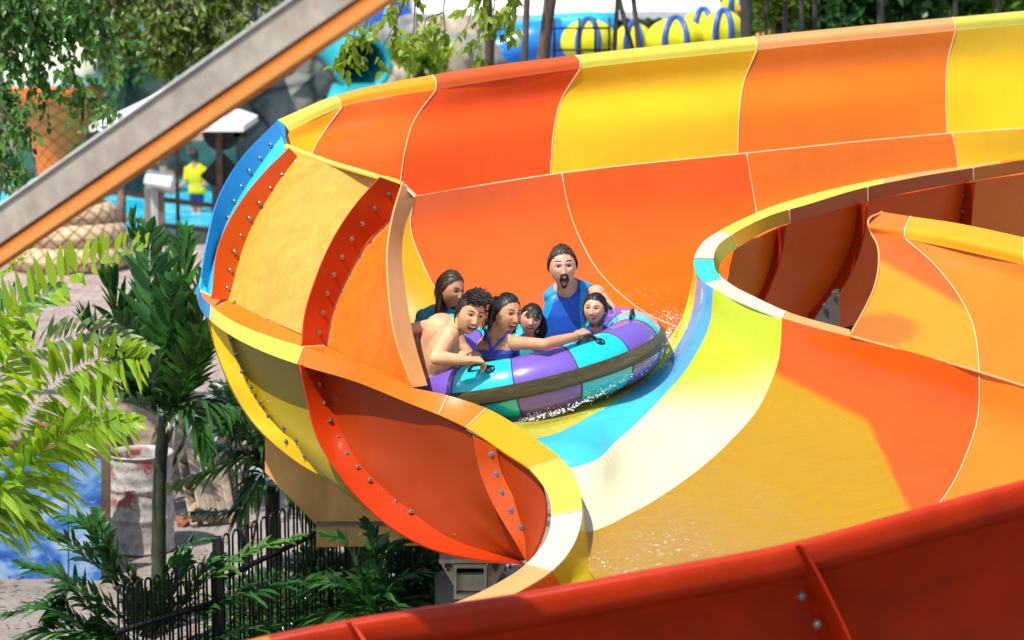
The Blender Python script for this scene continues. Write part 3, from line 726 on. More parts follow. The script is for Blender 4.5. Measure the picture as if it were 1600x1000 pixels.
# ---- coiled rope sculpture
rp = thing('rope_coil', 'thick tan netted coil stacked in rings beside the pool', 'coil sculpture', PG(120, 412))
rc = PG(110, 418); S = rc.y / FPX
M_SNK, N, L, b = new_mat('scaly_tan')
at = N.new('ShaderNodeAttribute'); at.attribute_name = 'uvw'; sp = N.new('ShaderNodeSeparateXYZ'); L.new(at.outputs['Vector'], sp.inputs[0])
wa = mth('SINE', mth('ADD', sp.outputs[0], sp.outputs[1])); wb = mth('SINE', mth('SUBTRACT', sp.outputs[0], sp.outputs[1])); wv = mth('MAXIMUM', wa, wb)
L.new(RAMP(N, L, wv, [(.5, (.58, .44, .27)), (.85, (.52, .32, .16)), (.97, (.16, .08, .04))]).outputs[0], b.inputs['Base Color']); b.inputs['Roughness'].default_value = .8; BUMP(N, L, wv, b, -.5, .04)
for k, (rad, zz, rt) in enumerate([(78, 20, 21), (70, 55, 20), (58, 86, 18), (40, 112, 15)]):
    vs = []; fs = []; uv = []; n1_, n2_ = 64, 16
    for i in range(n1_ + 1):
        a = 2 * math.pi * i / n1_
        for j in range(n2_ + 1):
            t = 2 * math.pi * j / n2_; rr = rad + rt * math.cos(t)
            vs.append(rc + Vector((rr * math.cos(a) * S, rr * math.sin(a) * S, (zz + rt * math.sin(t)) * S))); uv.append((a * rad * .32, t * 5, 0))
    for i in range(n1_):
        for j in range(n2_): q = i * (n2_ + 1) + j; fs.append((q, q + n2_ + 1, q + n2_ + 2, q + 1))
    o = mesh_obj('ring', vs, fs, M_SNK, rp); A = o.data.attributes.new('uvw', 'FLOAT_VECTOR', 'POINT'); A.data.foreach_set('vector', np.array(uv, dtype=np.float32).ravel())

# ---- white umbrella
ub = PG(279, 378); S = ub.y / FPX
um = thing('parasol', 'white square parasol standing at the pool edge behind the steel beam', 'umbrella', ub)
top = P(284, 130, ub.y); rimz = P(284, 188, ub.y).z; hw = 117 * S
mb = MB(); ns = 16
corn = [(-hw, -hw * .9), (hw, -hw * .9), (hw, hw * .9), (-hw, hw * .9)]
cx = ub.x
vs = []; fs = []
for r_ in range(9):
    t = r_ / 8
    for s_ in range(4):
        for q in range(6):
            e = q / 6; a = corn[s_]; b2 = corn[(s_ + 1) % 4]
            x = a[0] * (1 - e) + b2[0] * e; y = a[1] * (1 - e) + b2[1] * e
            sag = .06 * math.sin(math.pi * e) * t
            vs.append((cx + x * t * 1.0, ub.y + y * t, top.z + (rimz - top.z) * (t ** .9) - sag * .5 * (1 - t)))
for r_ in range(8):
    for q in range(24): fs.append((r_ * 24 + q, r_ * 24 + (q + 1) % 24, (r_ + 1) * 24 + (q + 1) % 24, (r_ + 1) * 24 + q))
n0 = len(vs)
for q in range(24): v = vs[8 * 24 + q]; vs.append((v[0], v[1], v[2] - .10))
for q in range(24): fs.append((8 * 24 + q, 8 * 24 + (q + 1) % 24, n0 + (q + 1) % 24, n0 + q))
M_CANV = simple('white_canvas', (.82, .80, .74), .8, var=.04)
mesh_obj('canopy', vs, fs, M_CANV, um, False)
MB().tube([ub, (ub.x, ub.y, top.z)], .035, 8).build('pole', simple('brown_pole', (.12, .06, .04), .6), um)
mb = MB(); mb.lathe(ub, [(0, 0), (.3, 0), (.3, .06), (.05, .1), (0, .1)], 16); mb.build('base', simple('brown_pole', (.12, .06, .04), .6), um)

# ---- pool railing
M_WOODR = simple('rail_wood', (.15, .085, .06), .8, var=.3)
rl = thing('pool_railing', 'brown timber post and rail fence along the turquoise pool', 'railing', PG(260, 380))
def gp(x, y, py0=380): p = PG(x, py0); return P(x, y, p.y)
for x, y in ((190, 298), (338, 290), (60, 300), (-60, 300)):
    MB().tube([gp(x, 380), gp(x, y)], .075, 8).build('post', M_WOODR, rl)
for ya, yb, xa, xb in ((300, 322, 190, 338), (340, 362, 190, 338), (292, 300, -60, 190), (335, 340, -60, 190)):
    MB().tube([gp(xa, ya), gp((xa + xb) / 2, (ya + yb) / 2 + 2), gp(xb, yb)], .045, 8).build('rail', M_WOODR, rl)
yp = MB().tube([gp(232, 382), gp(232, 292)], .07, 10).build('marker_post', simple('cream_post', (.62, .5, .3), .7)); tag(yp, 'pale yellow timber marker post left of the white lectern box', 'post')
# ---- lectern box
lc = thing('sign_box', 'white slanted sign box on a grey stand in front of the pool', 'sign box', PG(247, 385))
M_WHP = simple('white_box_paint', (.72, .72, .70), .5); M_GRP = simple('grey_box_paint', (.42, .41, .39), .6)
a = gp(250, 285, 385)
MB().box(gp(250, 284, 385), (.46, .5, .26), Matrix.Rotation(R(12), 3, 'Y') @ Matrix.Rotation(R(-18), 3, 'X'), .03).build('box', M_WHP, lc)
MB().box((gp(243, 340, 385) + gp(243, 344, 385)) / 2, (.13, .16, .98), None, .01).build('stand', M_GRP, lc)
MB().box((gp(254, 344, 385)), (.07, .12, .9), None, .01).build('stand_back', simple('brown_stand', (.2, .12, .08), .7), lc)
# ---- pole with black back-to-front signs
sg = thing('sign_post', 'brown post carrying a black disc sign above a black diamond sign, seen from behind', 'sign post', gp(344, 380))
MB().tube([gp(344, 380), gp(342, 190)], .055, 8).build('post', M_WOODR, sg)
M_BLK2 = simple('black_sign_back', (.008, .009, .008), .6)
cc = gp(345, 206) + Vector((0, .08, 0)); Sg = cc.y / FPX
rx = Matrix.Rotation(R(90), 3, 'X')
mb = MB(); mb.lathe(cc, [(0, -.02), (30 * Sg, -.02), (30 * Sg, .02), (0, .02)], 40, rx); mb.build('disc_sign', M_BLK2, sg, False)
MB().box(cc + Vector((30 * Sg, 0, -2 * Sg)), (20 * Sg, .04, 14 * Sg)).build('disc_tab', M_BLK2, sg, False)
cc = gp(348, 275) + Vector((0, .08, 0)); MB().box(cc, (52 * Sg, .04, 52 * Sg), Matrix.Rotation(R(45), 3, 'Y')).build('diamond_sign', M_BLK2, sg, False)

# ---- teal tube slide mouth, blue wall
tl = thing('tube_slide', 'teal tube slide mouth with a dark inside set in the rocks', 'tube slide', P(565, 140, 46))
tc_ = P(566, 100, 46); S = 46 / FPX
M_TEAL = simple('teal_gelcoat', (.02, .38, .42), .35, var=.12)
rot = Matrix.Rotation(R(-62), 3, 'X') @ Matrix.Rotation(R(0), 3, 'Z')
rot = Matrix.Rotation(R(14), 3, 'Z') @ Matrix.Rotation(R(98), 3, 'X')
mb = MB(); mb.lathe(tc_, [(46 * S, 0), (46 * S, .12), (38 * S, .1), (36 * S, -.1), (35 * S, -2.5)], 40, rot.copy()); 
mb.lathe(tc_, [(46 * S, 0), (44 * S, -.3), (42 * S, -2.6)], 40, rot.copy()); mb.build('tube', M_TEAL, tl)
mb = MB(); mb.lathe(tc_, [(0, -2.4), (36 * S, -2.4)], 40, rot.copy()); mb.build('tube_end', simple('tube_dark', (.003, .015, .03), .5), tl)
mb = MB(); mb.box(P(566, 150, 45.4), (1.25, 1.4, .22), Matrix.Rotation(R(8), 3, 'X'), .05); mb.build('run_out', M_TEAL, tl)
M_BLUEW = simple('blue_paint_panel', (.01, .13, .55), .4, var=.2)
bw = thing('play_wall', 'dark blue play structure wall above the teal slide mouth', 'play wall', P(585, 60, 50))
MB().box(P(590, 40, 50), (1.35, .25, 1.1), None, .04).build('wall', M_BLUEW, bw); MB().tube([P(608, 100, 49.7), P(606, -20, 49.7)], .09, 10).build('post', simple('light_blue_post', (.25, .5, .7), .5), bw)
# teal diagonal pipe left and water plume
tp = MB().tube([P(150, 110, 49), P(190, 72, 49), P(238, 34, 49)], .17, 12).build('water_pipe', simple('teal_pipe', (.04, .25, .38), .5)); tag(tp, 'blue teal diagonal pipe in front of the rock wall', 'pipe')
# ---- blue slides beyond
for k, (pts, r_, lab) in enumerate((([(735, 110), (780, 84), (830, 66), (880, 60)], .38, 'broad bright blue slide trough running up behind the tree trunks'),
                                    ([(790, 60), (850, 42), (920, 38), (960, 40)], .25, 'pale blue slide tube just below the white canopy'))):
    mb = MB(); mb.tube([P(x, y, 44 + k * 3) for x, y in pts], r_, 16); o = mb.build('blue_slide', simple('sky_blue_gelcoat%d' % k, ((.01, .22, .75), (.03, .42, .85))[k], .3)); tag(o, lab, 'water slide', 'blue slides beyond')
# ---- big white canopy with scalloped valance
cn = thing('canopy_tent', 'long white tent canopy with a grey scalloped valance across the top', 'canopy', P(900, 60, 55))
y0, y1 = 52, 62
vs = []; fs = []; nx = 60
for i in range(nx + 1):
    x = 645 + (1130 - 645) * i / nx; e = P(x, 20 + 3 * math.sin(i * .1), y0); r_ = P(x, 20, y1)
    vs += [e, Vector((e.x, y0 + 3, e.z + .65)), Vector((e.x * 1.1, y1, e.z + 1.0))]
for i in range(nx):
    for k in range(2): a = i * 3 + k; fs.append((a, a + 3, a + 4, a + 1))
mesh_obj('roof', vs, fs, M_CANV, cn, False)
vs = []; fs = []
for i in range(nx * 4 + 1):
    x = 645 + (1130 - 645) * i / nx / 4; e = P(x, 20 + 3 * math.sin(i * .025), y0); vs += [e, e - Vector((0, .02, .12 + .06 * abs(math.sin(i * .38))))]
for i in range(nx * 4): fs.append((2 * i, 2 * i + 2, 2 * i + 3, 2 * i + 1))
mesh_obj('valance', vs, fs, simple('grey_valance', (.42, .42, .43), .8), cn, False)
for x in (650, 770, 960, 1120): MB().tube([P(x, 22, 52.3), Vector((P(x, 22, 52.3).x, 52.3, 0))], .05, 8).build('post', simple('grey_post', (.3, .3, .3), .5), cn)
# ---- yellow inflatables with blue bands
M_INF = simple('yellow_vinyl', (.72, .66, .01), .35, var=.08)
M_BND = simple('blue_band', (.03, .1, .35), .4)
inf = [((920, 66), 42, 36, 33, 'yellow inflatable ball with blue bands behind the black rack'), ((990, 66), 30, 30, 33.5, 'smallest yellow inflatable, between the thin palm trunks'),
       ((1056, 62), 45, 34, 32.5, 'widest yellow inflatable with diagonal blue bands'), ((1098, 50), 34, 36, 33.4, 'yellow inflatable behind the widest one'), ((1130, 50), 32, 34, 32.2, 'yellow inflatable next to the thick dark palm trunk'), ((1150, 10), 22, 22, 34, 'topmost yellow inflatable beside the thick dark palm trunk')]
for (c0, rw, rh, Y, lab) in inf:
    S = Y / FPX; c1 = P(c0[0], c0[1], Y); t = thing('inflatable', lab, 'inflatable', c1, 'yellow inflatables stored beyond the slide')
    mb = MB(); mb.ball(c1, (rw * S, rw * S * .8, rh * S), 36, 20)
    for v in mb.v:
        a = math.atan2(v.y - c1.y, v.x - c1.x); k = 1 + .05 * math.cos(6 * a); v.x = c1.x + (v.x - c1.x) * k; v.y = c1.y + (v.y - c1.y) * k
    mb.build('body', M_INF, t)
    for a in (-2.0, -1.25):
        pts = []
        for q in range(14):
            th = .15 + (math.pi - .5) * q / 13; k = 1.05; k2 = 1.012 * (1 + .05 * math.cos(6 * a))
            pts.append(c1 + Vector((rw * S * math.sin(th) * math.cos(a) * k2, rw * S * .8 * math.sin(th) * math.sin(a) * k2, rh * S * math.cos(th) * 1.01)))
        MB().tube(pts, .045, 6).build('band', M_BND, t)
# black rack
rk = thing('storage_rack', 'thin black metal rack standing in front of the yellow inflatables', 'rack', P(900, 82, 31))
M_BK = simple('black_metal', (.012, .012, .012), .5, .3)
for x in (866, 905, 930, 952): MB().tube([P(x, 90, 31), P(x, 28, 31)], .018, 6).build('upright', M_BK, rk)
for y in (44, 78): MB().tube([P(864, y, 30.97), P(953, y, 30.97)], .016, 6).build('rail', M_BK, rk)

# ---- person in yellow in the pool is built with the people

# ================================================================== STEEL BEAM across the foreground
bmth = thing('steel_beam', 'galvanised steel beam with an orange lower flange crossing the upper left corner', 'beam', P(250, 220, 9))
M_GALV, N, L, b = new_mat('galvanised_steel')
n1 = NOISE(N, L, 7, 6, .65); n2 = NOISE(N, L, 3.1, 5, .7, dist=1)
c = RAMP(N, L, n1.outputs['Fac'], [(.3, (.26, .215, .17)), (.65, (.42, .36, .29))]).outputs[0]
n4 = NOISE(N, L, 22, 3, .6); mk = mth('MULTIPLY', RAMP(N, L, n2.outputs['Fac'], [(.58, 0.0), (.66, 1.0)]).outputs[0], RAMP(N, L, n4.outputs['Fac'], [(.5, 0.0), (.6, 1.0)]).outputs[0])
c = MIX(N, L, mk, c, (.34, .17, .10)); L.new(c, b.inputs['Base Color']); b.inputs['Roughness'].default_value = .6
bA, bB = P(-300, 573, 9.9), P(670, -99, 7.7); bd = (bB - bA).normalized(); bx = bd.cross(Vector((0, 0, 1))).normalized(); bz = bx.cross(bd)
def bar(off, h, dep, name, mat, fy=0.0):
    o = bz * off - bx * 0 + Vector((0, fy, 0)); MB().beam(bA + o, bB + o, dep, h).build(name, mat, bmth, False)
bar(0, .120, .140, 'web', M_GALV)
bar(.0635, .007, .165, 'top_flange', simple('galvanised_sunlit_top', (.66, .67, .66), .4, 0))  # paler steel colour paints in the sunlit top edge
bar(-.0665, .013, .05, 'edge_strip', mg('beam_edge', rgb(238, 128, 35)), -.048)
bar(-.091, .036, .05, 'lower_flange', mg('beam_orange', rgb(240, 160, 80), rough=.5), -.05)
# ================================================================== VEGETATION
def leaf_mat(name, dark, light, trans=.45, rough=.4):
    m = bpy.data.materials.new(name); m.use_nodes = True; N = m.node_tree.nodes; L = m.node_tree.links; b = N['Principled BSDF']; out = N['Material Output']
    at = N.new('ShaderNodeAttribute'); at.attribute_name = 'tone'
    c = RAMP(N, L, at.outputs['Fac'], [(0.0, dark), (1.0, light)]).outputs[0]
    L.new(c, b.inputs['Base Color']); b.inputs['Roughness'].default_value = rough; b.inputs['Specular IOR Level'].default_value = .5
    t = N.new('ShaderNodeBsdfTranslucent'); L.new(MIX(N, L, 1, c, (1.5, 1.35, .5), 'MULTIPLY'), t.inputs[0])
    mx = N.new('ShaderNodeMixShader'); mx.inputs[0].default_value = trans; L.new(b.outputs[0], mx.inputs[1]); L.new(t.outputs[0], mx.inputs[2]); L.new(mx.outputs[0], out.inputs[0])
    return m
ML_MID = leaf_mat('leaf_mid', (.025, .10, .02), (.13, .30, .05)); ML_LIME = leaf_mat('leaf_lime', (.14, .24, .015), (.34, .46, .04), .55)
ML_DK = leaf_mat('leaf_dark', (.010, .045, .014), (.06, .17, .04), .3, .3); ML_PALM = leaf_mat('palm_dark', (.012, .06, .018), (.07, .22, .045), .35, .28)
ML_PLIME = leaf_mat('palm_lime', (.09, .23, .012), (.35, .54, .035), .5, .35); ML_SILV = leaf_mat('palm_silver', (.05, .12, .04), (.28, .38, .2), .4, .25)
M_BARK = simple('bark', (.11, .075, .05), .9, var=.4, scale=12, bump=.6, stretch=(1, 1, .25)); M_BARKD = simple('dark_bark', (.05, .045, .035), .9, var=.4, scale=9, bump=.5)
M_GTRUNK = simple('green_trunk', (.035, .05, .02), .6, var=.5, scale=6, bump=.2); M_RACH = simple('frond_stem', (.20, .20, .05), .5); M_RACHD = simple('dark_frond_stem', (.05, .08, .02), .5)

class Leaves:
    def __init__(s): s.v = []; s.f = []; s.t = []
    def leaf(s, p, d, n, L, W, tone, droop=0.0, seg=2):
        """pointed blade from p along d, face normal about n, folded along its midrib"""
        d = d.normalized(); x = d.cross(n)
        if x.length < 1e-4: x = d.orthogonal()
        x.normalize(); n2 = x.cross(d)
        b = len(s.v); g = Vector((0, 0, -droop * L))
        K = seg + 1
        for i in range(1, K):
            t = i / K; wv = W * math.sin(math.pi * (t ** .75)) * .5
            c = p + d * (L * t) + g * t * t
            s.v += [c - x * wv + n2 * wv * .25, c, c + x * wv + n2 * wv * .25]; s.t += [tone] * 3
        s.v += [p, p + d * L + g]; s.t += [tone, tone]
        st = b + 3 * (K - 1); en = st + 1
        s.f += [(st, b, b + 1), (st, b + 1, b + 2)]
        for i in range(K - 2):
            a = b + 3 * i; s.f += [(a, a + 3, a + 4, a + 1), (a + 1, a + 4, a + 5, a + 2)]
        a = b + 3 * (K - 2); s.f += [(a, en, a + 1), (a + 1, en, a + 2)]
    def build(s, name, mat, parent=None):
        o = mesh_obj(name, s.v, s.f, mat, parent, True); A = o.data.attributes.new('tone', 'FLOAT', 'POINT'); A.data.foreach_set('value', np.array(s.t, dtype=np.float32)); return o
rnd = random.Random(11)
def rv(s=1.0): return Vector((rnd.gauss(0, s), rnd.gauss(0, s), rnd.gauss(0, s)))
def twigs(paths, per_m, L0, mat_leaf, parent, tone=(0, 1), twigr=.006, name='crown', spread=.13, sub=True, barkmat=None):
    """branch paths with leaves strung along side twigs"""
    lv = Leaves(); mb = MB()
    for pts, dens in paths:
        c = [Vector(q) for q in crspline(pts, max(6, int(len(pts) * 5)))]
        ln = sum((c[i + 1] - c[i]).length for i in range(len(c) - 1))
        mb.tube(c, [twigr * (1.6 - 1.2 * i / len(c)) for i in range(len(c))], 5)
        nt = max(2, int(ln * per_m * dens / 7))
        for k in range(nt):
            i = rnd.randrange(len(c) - 1); p = c[i].lerp(c[i + 1], rnd.random())
            d = (rv(.7) + Vector((0, 0, -.35)) + (c[i + 1] - c[i]).normalized() * .5).normalized()
            tl_ = rnd.uniform(.6, 1.6) * spread * 1.6; e = p + d * tl_ + Vector((0, 0, -.25 * tl_))
            mb.tube([p, p.lerp(e, .5) + rv(.01), e], twigr * .35, 3, cap=False)
            tn = rnd.random()
            for q in range(7):
                t = (q + 1) / 7; pp = p.lerp(e, t)
                dd = (d * .6 + rv(.6) + Vector((0, 0, -.5))).normalized()
                lv.leaf(pp, dd, (Vector((0, -.8, .7)) + rv(.5)).normalized(), L0 * rnd.uniform(.65, 1.2), L0 * rnd.uniform(.5, .7), tone[0] + (tone[1] - tone[0]) * min(1, max(0, tn * .6 + rnd.random() * .4)), .2, 2)
    cr = lv.build(name, mat_leaf, parent); mb.build('twigs', barkmat or M_BARK, parent); return cr

# ---- hanging tree, upper left (trunk just outside the picture)
t = thing('broadleaf_tree', 'glossy green tree hanging in front of the orange basket, upper left corner', 'tree', PG(-420, 640))
tb = PG(-420, 640); Yt = 19.5
tr = MB(); tr.tube([tb, P(-400, 380, tb.y) , P(-330, 100, 20.6), P(-250, -150, 20)], [.22, .19, .15, .1], 14); tr.tube([P(-330, 60, 20.5), P(-150, -40, 20), P(60, -60, 19.5), P(260, -70, 19.5)], [.1, .07, .05, .03], 10)
tr.build('trunk', M_BARK, t)
pa = []
def hang(x0, y0, x1, y1, Y, dens=1.0):
    mx_, my_ = (x0 + x1) / 2 + rnd.uniform(-18, 18), (y0 + y1) / 2 - rnd.uniform(0, 15)
    pa.append((PP([(x0, y0, Y + rnd.uniform(-.6, .6)), (mx_, my_, Y), (x1, y1, Y + rnd.uniform(-.5, .5))]), dens))
for a in ((-60,-60,60,60),(-40,-50,20,110),(-90,0,10,160),(-60,60,30,200),(-120,120,5,260),(-80,160,30,280),(0,-60,110,40),(20,-60,140,60),(60,-50,175,75),(10,20,70,150),
          (-60,100,40,170),(-30,-30,50,40),(90,-40,150,30),(-80,200,15,230),(-60,-40,90,20),(20,-20,100,90),(110,100,170,180),(-50,40,10,90)):
    hang(*a, Yt, 1.0)
twigs(pa, 200, .075, ML_MID, t, (0, 1), .007)
# ---- second tree behind
t = thing('broadleaf_tree', 'sunlit yellow-green tree crown above the parasol, behind the top of the steel beam', 'tree', PG(520, 520))
tb = PG(520, 520); tb = PG(-520, 520)
t.location = tb; pa = []
tr = MB(); tr.tube([tb, P(-500, 200, tb.y - .5), P(-420, -60, 24.5), P(-200, -160, 24)], [.25, .2, .17, .12], 12); tr.tube([P(-420, -60, 24.5), P(0, -160, 24), P(250, -140, 24), P(420, -90, 24)], [.14, .1, .07, .05], 10); tr.build('trunk', M_BARK, t)
for a in ((190,-60,150,60),(215,-60,250,40),(250,-60,235,80),(280,-60,270,100),(300,-50,310,90),(320,-60,340,70),(345,-60,370,60),(370,-50,390,50),(400,-60,430,40),(240,-30,260,60),(290,0,300,110),(330,-20,290,70),(200,-60,170,80),(410,-60,395,20),(160,-60,180,30),(440,-60,450,30),(265,20,245,95),(310,20,330,95)):
    hang(*a, 24, 1.0)
ML_OLIVE = leaf_mat('leaf_olive', (.03, .07, .008), (.18, .27, .02), .5)
twigs(pa, 200, .085, ML_OLIVE, t, (0, 1), .009)
# ---- light-green hanging sprays
t = thing('broadleaf_tree', 'sprays of pale lime leaves hanging near the teal slide mouth', 'tree', PG(420, 460))
tb = PG(560, 430); t.location = tb; pa = []
tr = MB(); tb2 = Vector((P(760, 0, 26).x, 26, 0)); t.location = tb2
tr.tube([tb2, P(765, 60, 26), P(758, -80, 25.6), P(740, -200, 25)], [.06, .055, .05, .045], 10); tr.tube([P(745, -160, 25), P(680, -130, 22), P(560, -110, 19.5)], [.04, .03, .02], 8); tr.build('trunk', M_BARK, t)
for a in ((640,-60,560,70),(560,30,520,105),(640,-60,590,90),(690,-60,650,60),(650,-20,640,105),(700,-40,700,90),(740,-60,725,60),(760,-60,745,95),(620,-60,625,55),(780,-60,770,40),(800,-50,790,70),(560,60,565,98),(690,20,665,65)):
    hang(*a, 18.8, .33)
twigs(pa, 150, .085, ML_LIME, t, (0, 1), .005, spread=.1)

# ---- trunks at the top
def simple_trunk(x0, y0, x1, y1, w_, Y, label, mat, nm='tree', cat='tree', grp=None, crown=None):
    g = Vector((P(x1, y1, Y).x, Y, 0)); t = thing(nm, label, cat, g, grp); a = P(x1, y1, Y); b2 = P(x0, y0, Y); S = Y / FPX
    top = b2 + (b2 - a) * 1.6 + Vector((0, 0, 1.2)); mb = MB()
    pts = [Vector(q) for q in crspline([g, a, b2, top], 30)]
    mb.tube(pts, [w_ * S / 2 * (1.1 - .4 * i / 30) * (1 + .06 * (i % 2)) for i in range(30)], 10); mb.build('trunk', mat, t)
    lv = Leaves()
    for q in range(crown or 500):
        c = top + Vector((rnd.gauss(0, .9), rnd.gauss(0, .9), rnd.gauss(.8, .6))); lv.leaf(c, rv(), rv(), .16, .08, rnd.random())
    lv.build('crown', ML_MID, t); return t
simple_trunk(824, -20, 820, 92, 12, 24, 'slim brown leaning trunk left of the two, in front of the blue slides', M_BARK)
simple_trunk(862, -20, 848, 90, 23, 23.5, 'thicker brown leaning trunk just left of the black rack', M_BARK)
M_PTR = simple('grey_palm_trunk', (.07, .07, .055), .8, var=.4, scale=10, bump=.4, stretch=(1, 1, 4))
simple_trunk(966, -20, 960, 80, 8, 25, 'thin straight palm stem right of the black rack', M_PTR, 'palm_tree', 'palm')
simple_trunk(964, -15, 988, 80, 9, 24.8, 'thin palm stem leaning left among three stems', M_PTR, 'palm_tree', 'palm')
simple_trunk(988, -20, 998, 78, 9, 24.6, 'rightmost of the three thin palm stems near the yellow inflatables', M_PTR, 'palm_tree', 'palm')
simple_trunk(1166, -20, 1166, 60, 21, 23, 'thick dark palm trunk beside the yellow inflatables, over the yellow wall panel', M_BARKD, 'palm_tree', 'palm')
for x, w_, lab in ((1197, 7, 'thin grey stem just right of the thick dark palm trunk'), (1227, 9, 'dark stem in front of the red and yellow flowers'), (1252, 8, 'grey ringed palm stem left of the dark tree mass'), (1273, 9, 'straight dark stem beside the pale path gap'), (1376, 13, 'dark upright trunk in the middle of the upper right foliage'), (1493, 9, 'pale green stem over the orange and yellow wall joint'), (1558, 10, 'brown mottled stem nearest the upper right corner')):
    simple_trunk(x, -20, x, 50, w_, 25 + (x % 7) * .2, lab, M_BARKD if w_ != 8 else M_PTR, 'tree', 'tree', crown=300)

# ---- palms: a frond = stem with two rows of blades
def frond(mbs, lv, pts, L0, W0, n, tone=(0, 1), up=(0, 0, 1), ang=55, droop=.25, seg=3, r=.012, jit=.12, start=.12, lift=.35, tipk=.35):
    c = [Vector(q) for q in crspline(pts, 28)]; mbs.tube(c, [r * (1.2 - .95 * i / 28) for i in range(28)], 6)
    for k in range(n):
        t = start + (1 - start) * (k / (n - 1)); i = min(26, int(t * 27)); f = t * 27 - i; p = c[i].lerp(c[i + 1], min(1, f)); tan = (c[i + 1] - c[i]).normalized()
        side0 = tan.cross(Vector(up)); side0 = side0.normalized() if side0.length > 1e-3 else tan.orthogonal(); nrm = side0.cross(tan)
        ln = L0 * (math.sin(math.pi * min(1, .18 + t * .75)) ** .7) * (1 - tipk * t)
        for sgn in (-1, 1):
            a = R(ang * (1 - .45 * t) + rnd.uniform(-8, 8)); d = (tan * math.cos(a) + side0 * sgn * math.sin(a) + nrm * lift * rnd.uniform(.6, 1.3)).normalized()
            tn = min(1, max(0, tone[0] + (tone[1] - tone[0]) * rnd.random()))
            lv.leaf(p, (d + rv(jit)).normalized(), nrm + rv(.2), ln * rnd.uniform(.85, 1.12), W0 * rnd.uniform(.8, 1.15), tn, droop * rnd.uniform(.5, 1.4), seg)
def palm(label, base, trunkpts, tr_r, fronds, leafmat, stemmat, tmat=None, nm='palm_tree', cat='palm', **kw):
    t = thing(nm, label, cat, base)
    if trunkpts:
        c = [Vector(q) for q in crspline(trunkpts, 26)]; MB().tube(c, [tr_r * (1.1 - .35 * i / 26) * (1.0 + (.06 if i % 3 == 0 else 0)) for i in range(26)], 12).build('trunk', tmat or M_GTRUNK, t)
    for f in fronds:
        mb = MB(); lv = Leaves(); a = dict(kw); a.update(f[1] if len(f) > 1 else {}); lm = a.pop('mat', leafmat); a.setdefault('L0', .3); a.setdefault('W0', .03); a.setdefault('n', 30)
        frond(mb, lv, f[0], a.pop('L0'), a.pop('W0'), a.pop('n'), **a)
        o = lv.build('frond', lm, t); mb.build('frond_stem', stemmat, o)
    return t
# foreground lime palm, left edge
base = Vector((P(-120, 900, 13).x, 13, 0))
palm('bright lime feather palm with long arching fronds at the left edge', base,
     [base, P(-110, 1000, 13), P(-90, 900, 13), P(-60, 840, 13)], .08,
     [(PP([(-60,840,13),(0,750,13),(38,660,12.9),(85,600,12.8),(135,568,12.7),(225,560,12.5)]), dict(L0=.58, W0=.050, n=60, ang=60, lift=.55, droop=.35, up=(.25, -1, .35), tone=(.35, 1), tipk=.25)),
      (PP([(-70,830,13.2),(-40,680,13.3),(0,590,13.3),(20,520,13.2),(30,480,13.1)]), dict(L0=.36, W0=.034, n=36, ang=55, up=(.2, -1, .3), tone=(.2, .9))),
      (PP([(-60,850,12.9),(-10,800,12.8),(40,735,12.7),(85,690,12.6),(150,660,12.5),(210,655,12.4)]), dict(L0=.42, W0=.046, n=46, ang=48, lift=.1, droop=.5, up=(.3, -1, .3), tone=(.3, 1))),
      (PP([(-60,850,12.9),(-30,790,12.8),(10,770,12.7),(40,790,12.7)]), dict(L0=.44, W0=.048, n=26, ang=45, lift=.1, droop=.6, up=(.3, -1, .3), tone=(.2, 1)))],
     ML_PLIME, M_RACH)
base = Vector((P(-200, 900, 13.8).x, 13.8, 0))
palm('palm with a pale stemmed frond of upright bright green blades below the steel beam', base,
     [base, P(-190, 900, 13.8), P(-150, 640, 13.8), P(-110, 590, 13.8)], .07,
     [(PP([(-110,590,13.8),(-20,540,13.8),(60,475,13.7),(130,420,13.6),(190,392,13.5),(228,380,13.4)]), dict(L0=.34, W0=.060, n=26, ang=72, lift=.5, up=(-.2, -1, .6), tone=(.4, 1), droop=.05, r=.011)),
      (PP([(-110,590,13.8),(-40,470,14),(10,430,14.1),(40,400,14.1)]), dict(L0=.28, W0=.05, n=18, tone=(.2, .8))),
      (PP([(-110,600,13.8),(-20,580,13.8),(70,540,13.8),(150,520,13.7),(235,545,13.6)]), dict(L0=.32, W0=.036, n=34, ang=52, lift=.5, mat=ML_SILV, up=(0, -.8, .7), tone=(.2, 1))),
      (PP([(-110,600,13.8),(-20,520,13.9),(40,470,14),(90,450,14.1)]), dict(L0=.34, W0=.045, n=26, ang=60, mat=ML_MID, up=(0, -.8, .7), tone=(.2, 1)))],
     ML_PLIME, simple('pale_frond_stem', (.42, .45, .3), .4))
# dark foxtail palm in the middle
base = PG(250, 985); Y = base.y
fr = []
def fx(x0, y0, x1, y1, x2, y2, dY=0, **k):
    k.setdefault('W0', .062); k.setdefault('L0', .5); k.setdefault('n', 30); fr.append((PP([(x0, y0, Y), (x1, y1, Y + dY * .6), (x2, y2, Y + dY)]), k))
fx(255,655, 235,540, 203,345, .1, tone=(.3, 1)); fx(255,655, 275,530, 292,370, .3, tone=(.3, 1)); fx(255,655, 295,560, 335,425, -.3, tone=(.2, 1))
fx(255,650, 240,520, 232,365, -.3, tone=(.2, .9)); fx(255,655, 205,560, 160,430, .1, tone=(.1, .9)); fx(255,655, 195,600, 125,500, -.2, tone=(.1, .8)); fx(255,660, 200,620, 115,600, -.3, L0=.4, droop=.5, tone=(0, .7))
fx(258,660, 305,590, 352,500, .2, tone=(.1, .8)); fx(258,660, 310,630, 368,640, -.4, L0=.38, W0=.05, n=24, droop=.8, tone=(0, .8)); 
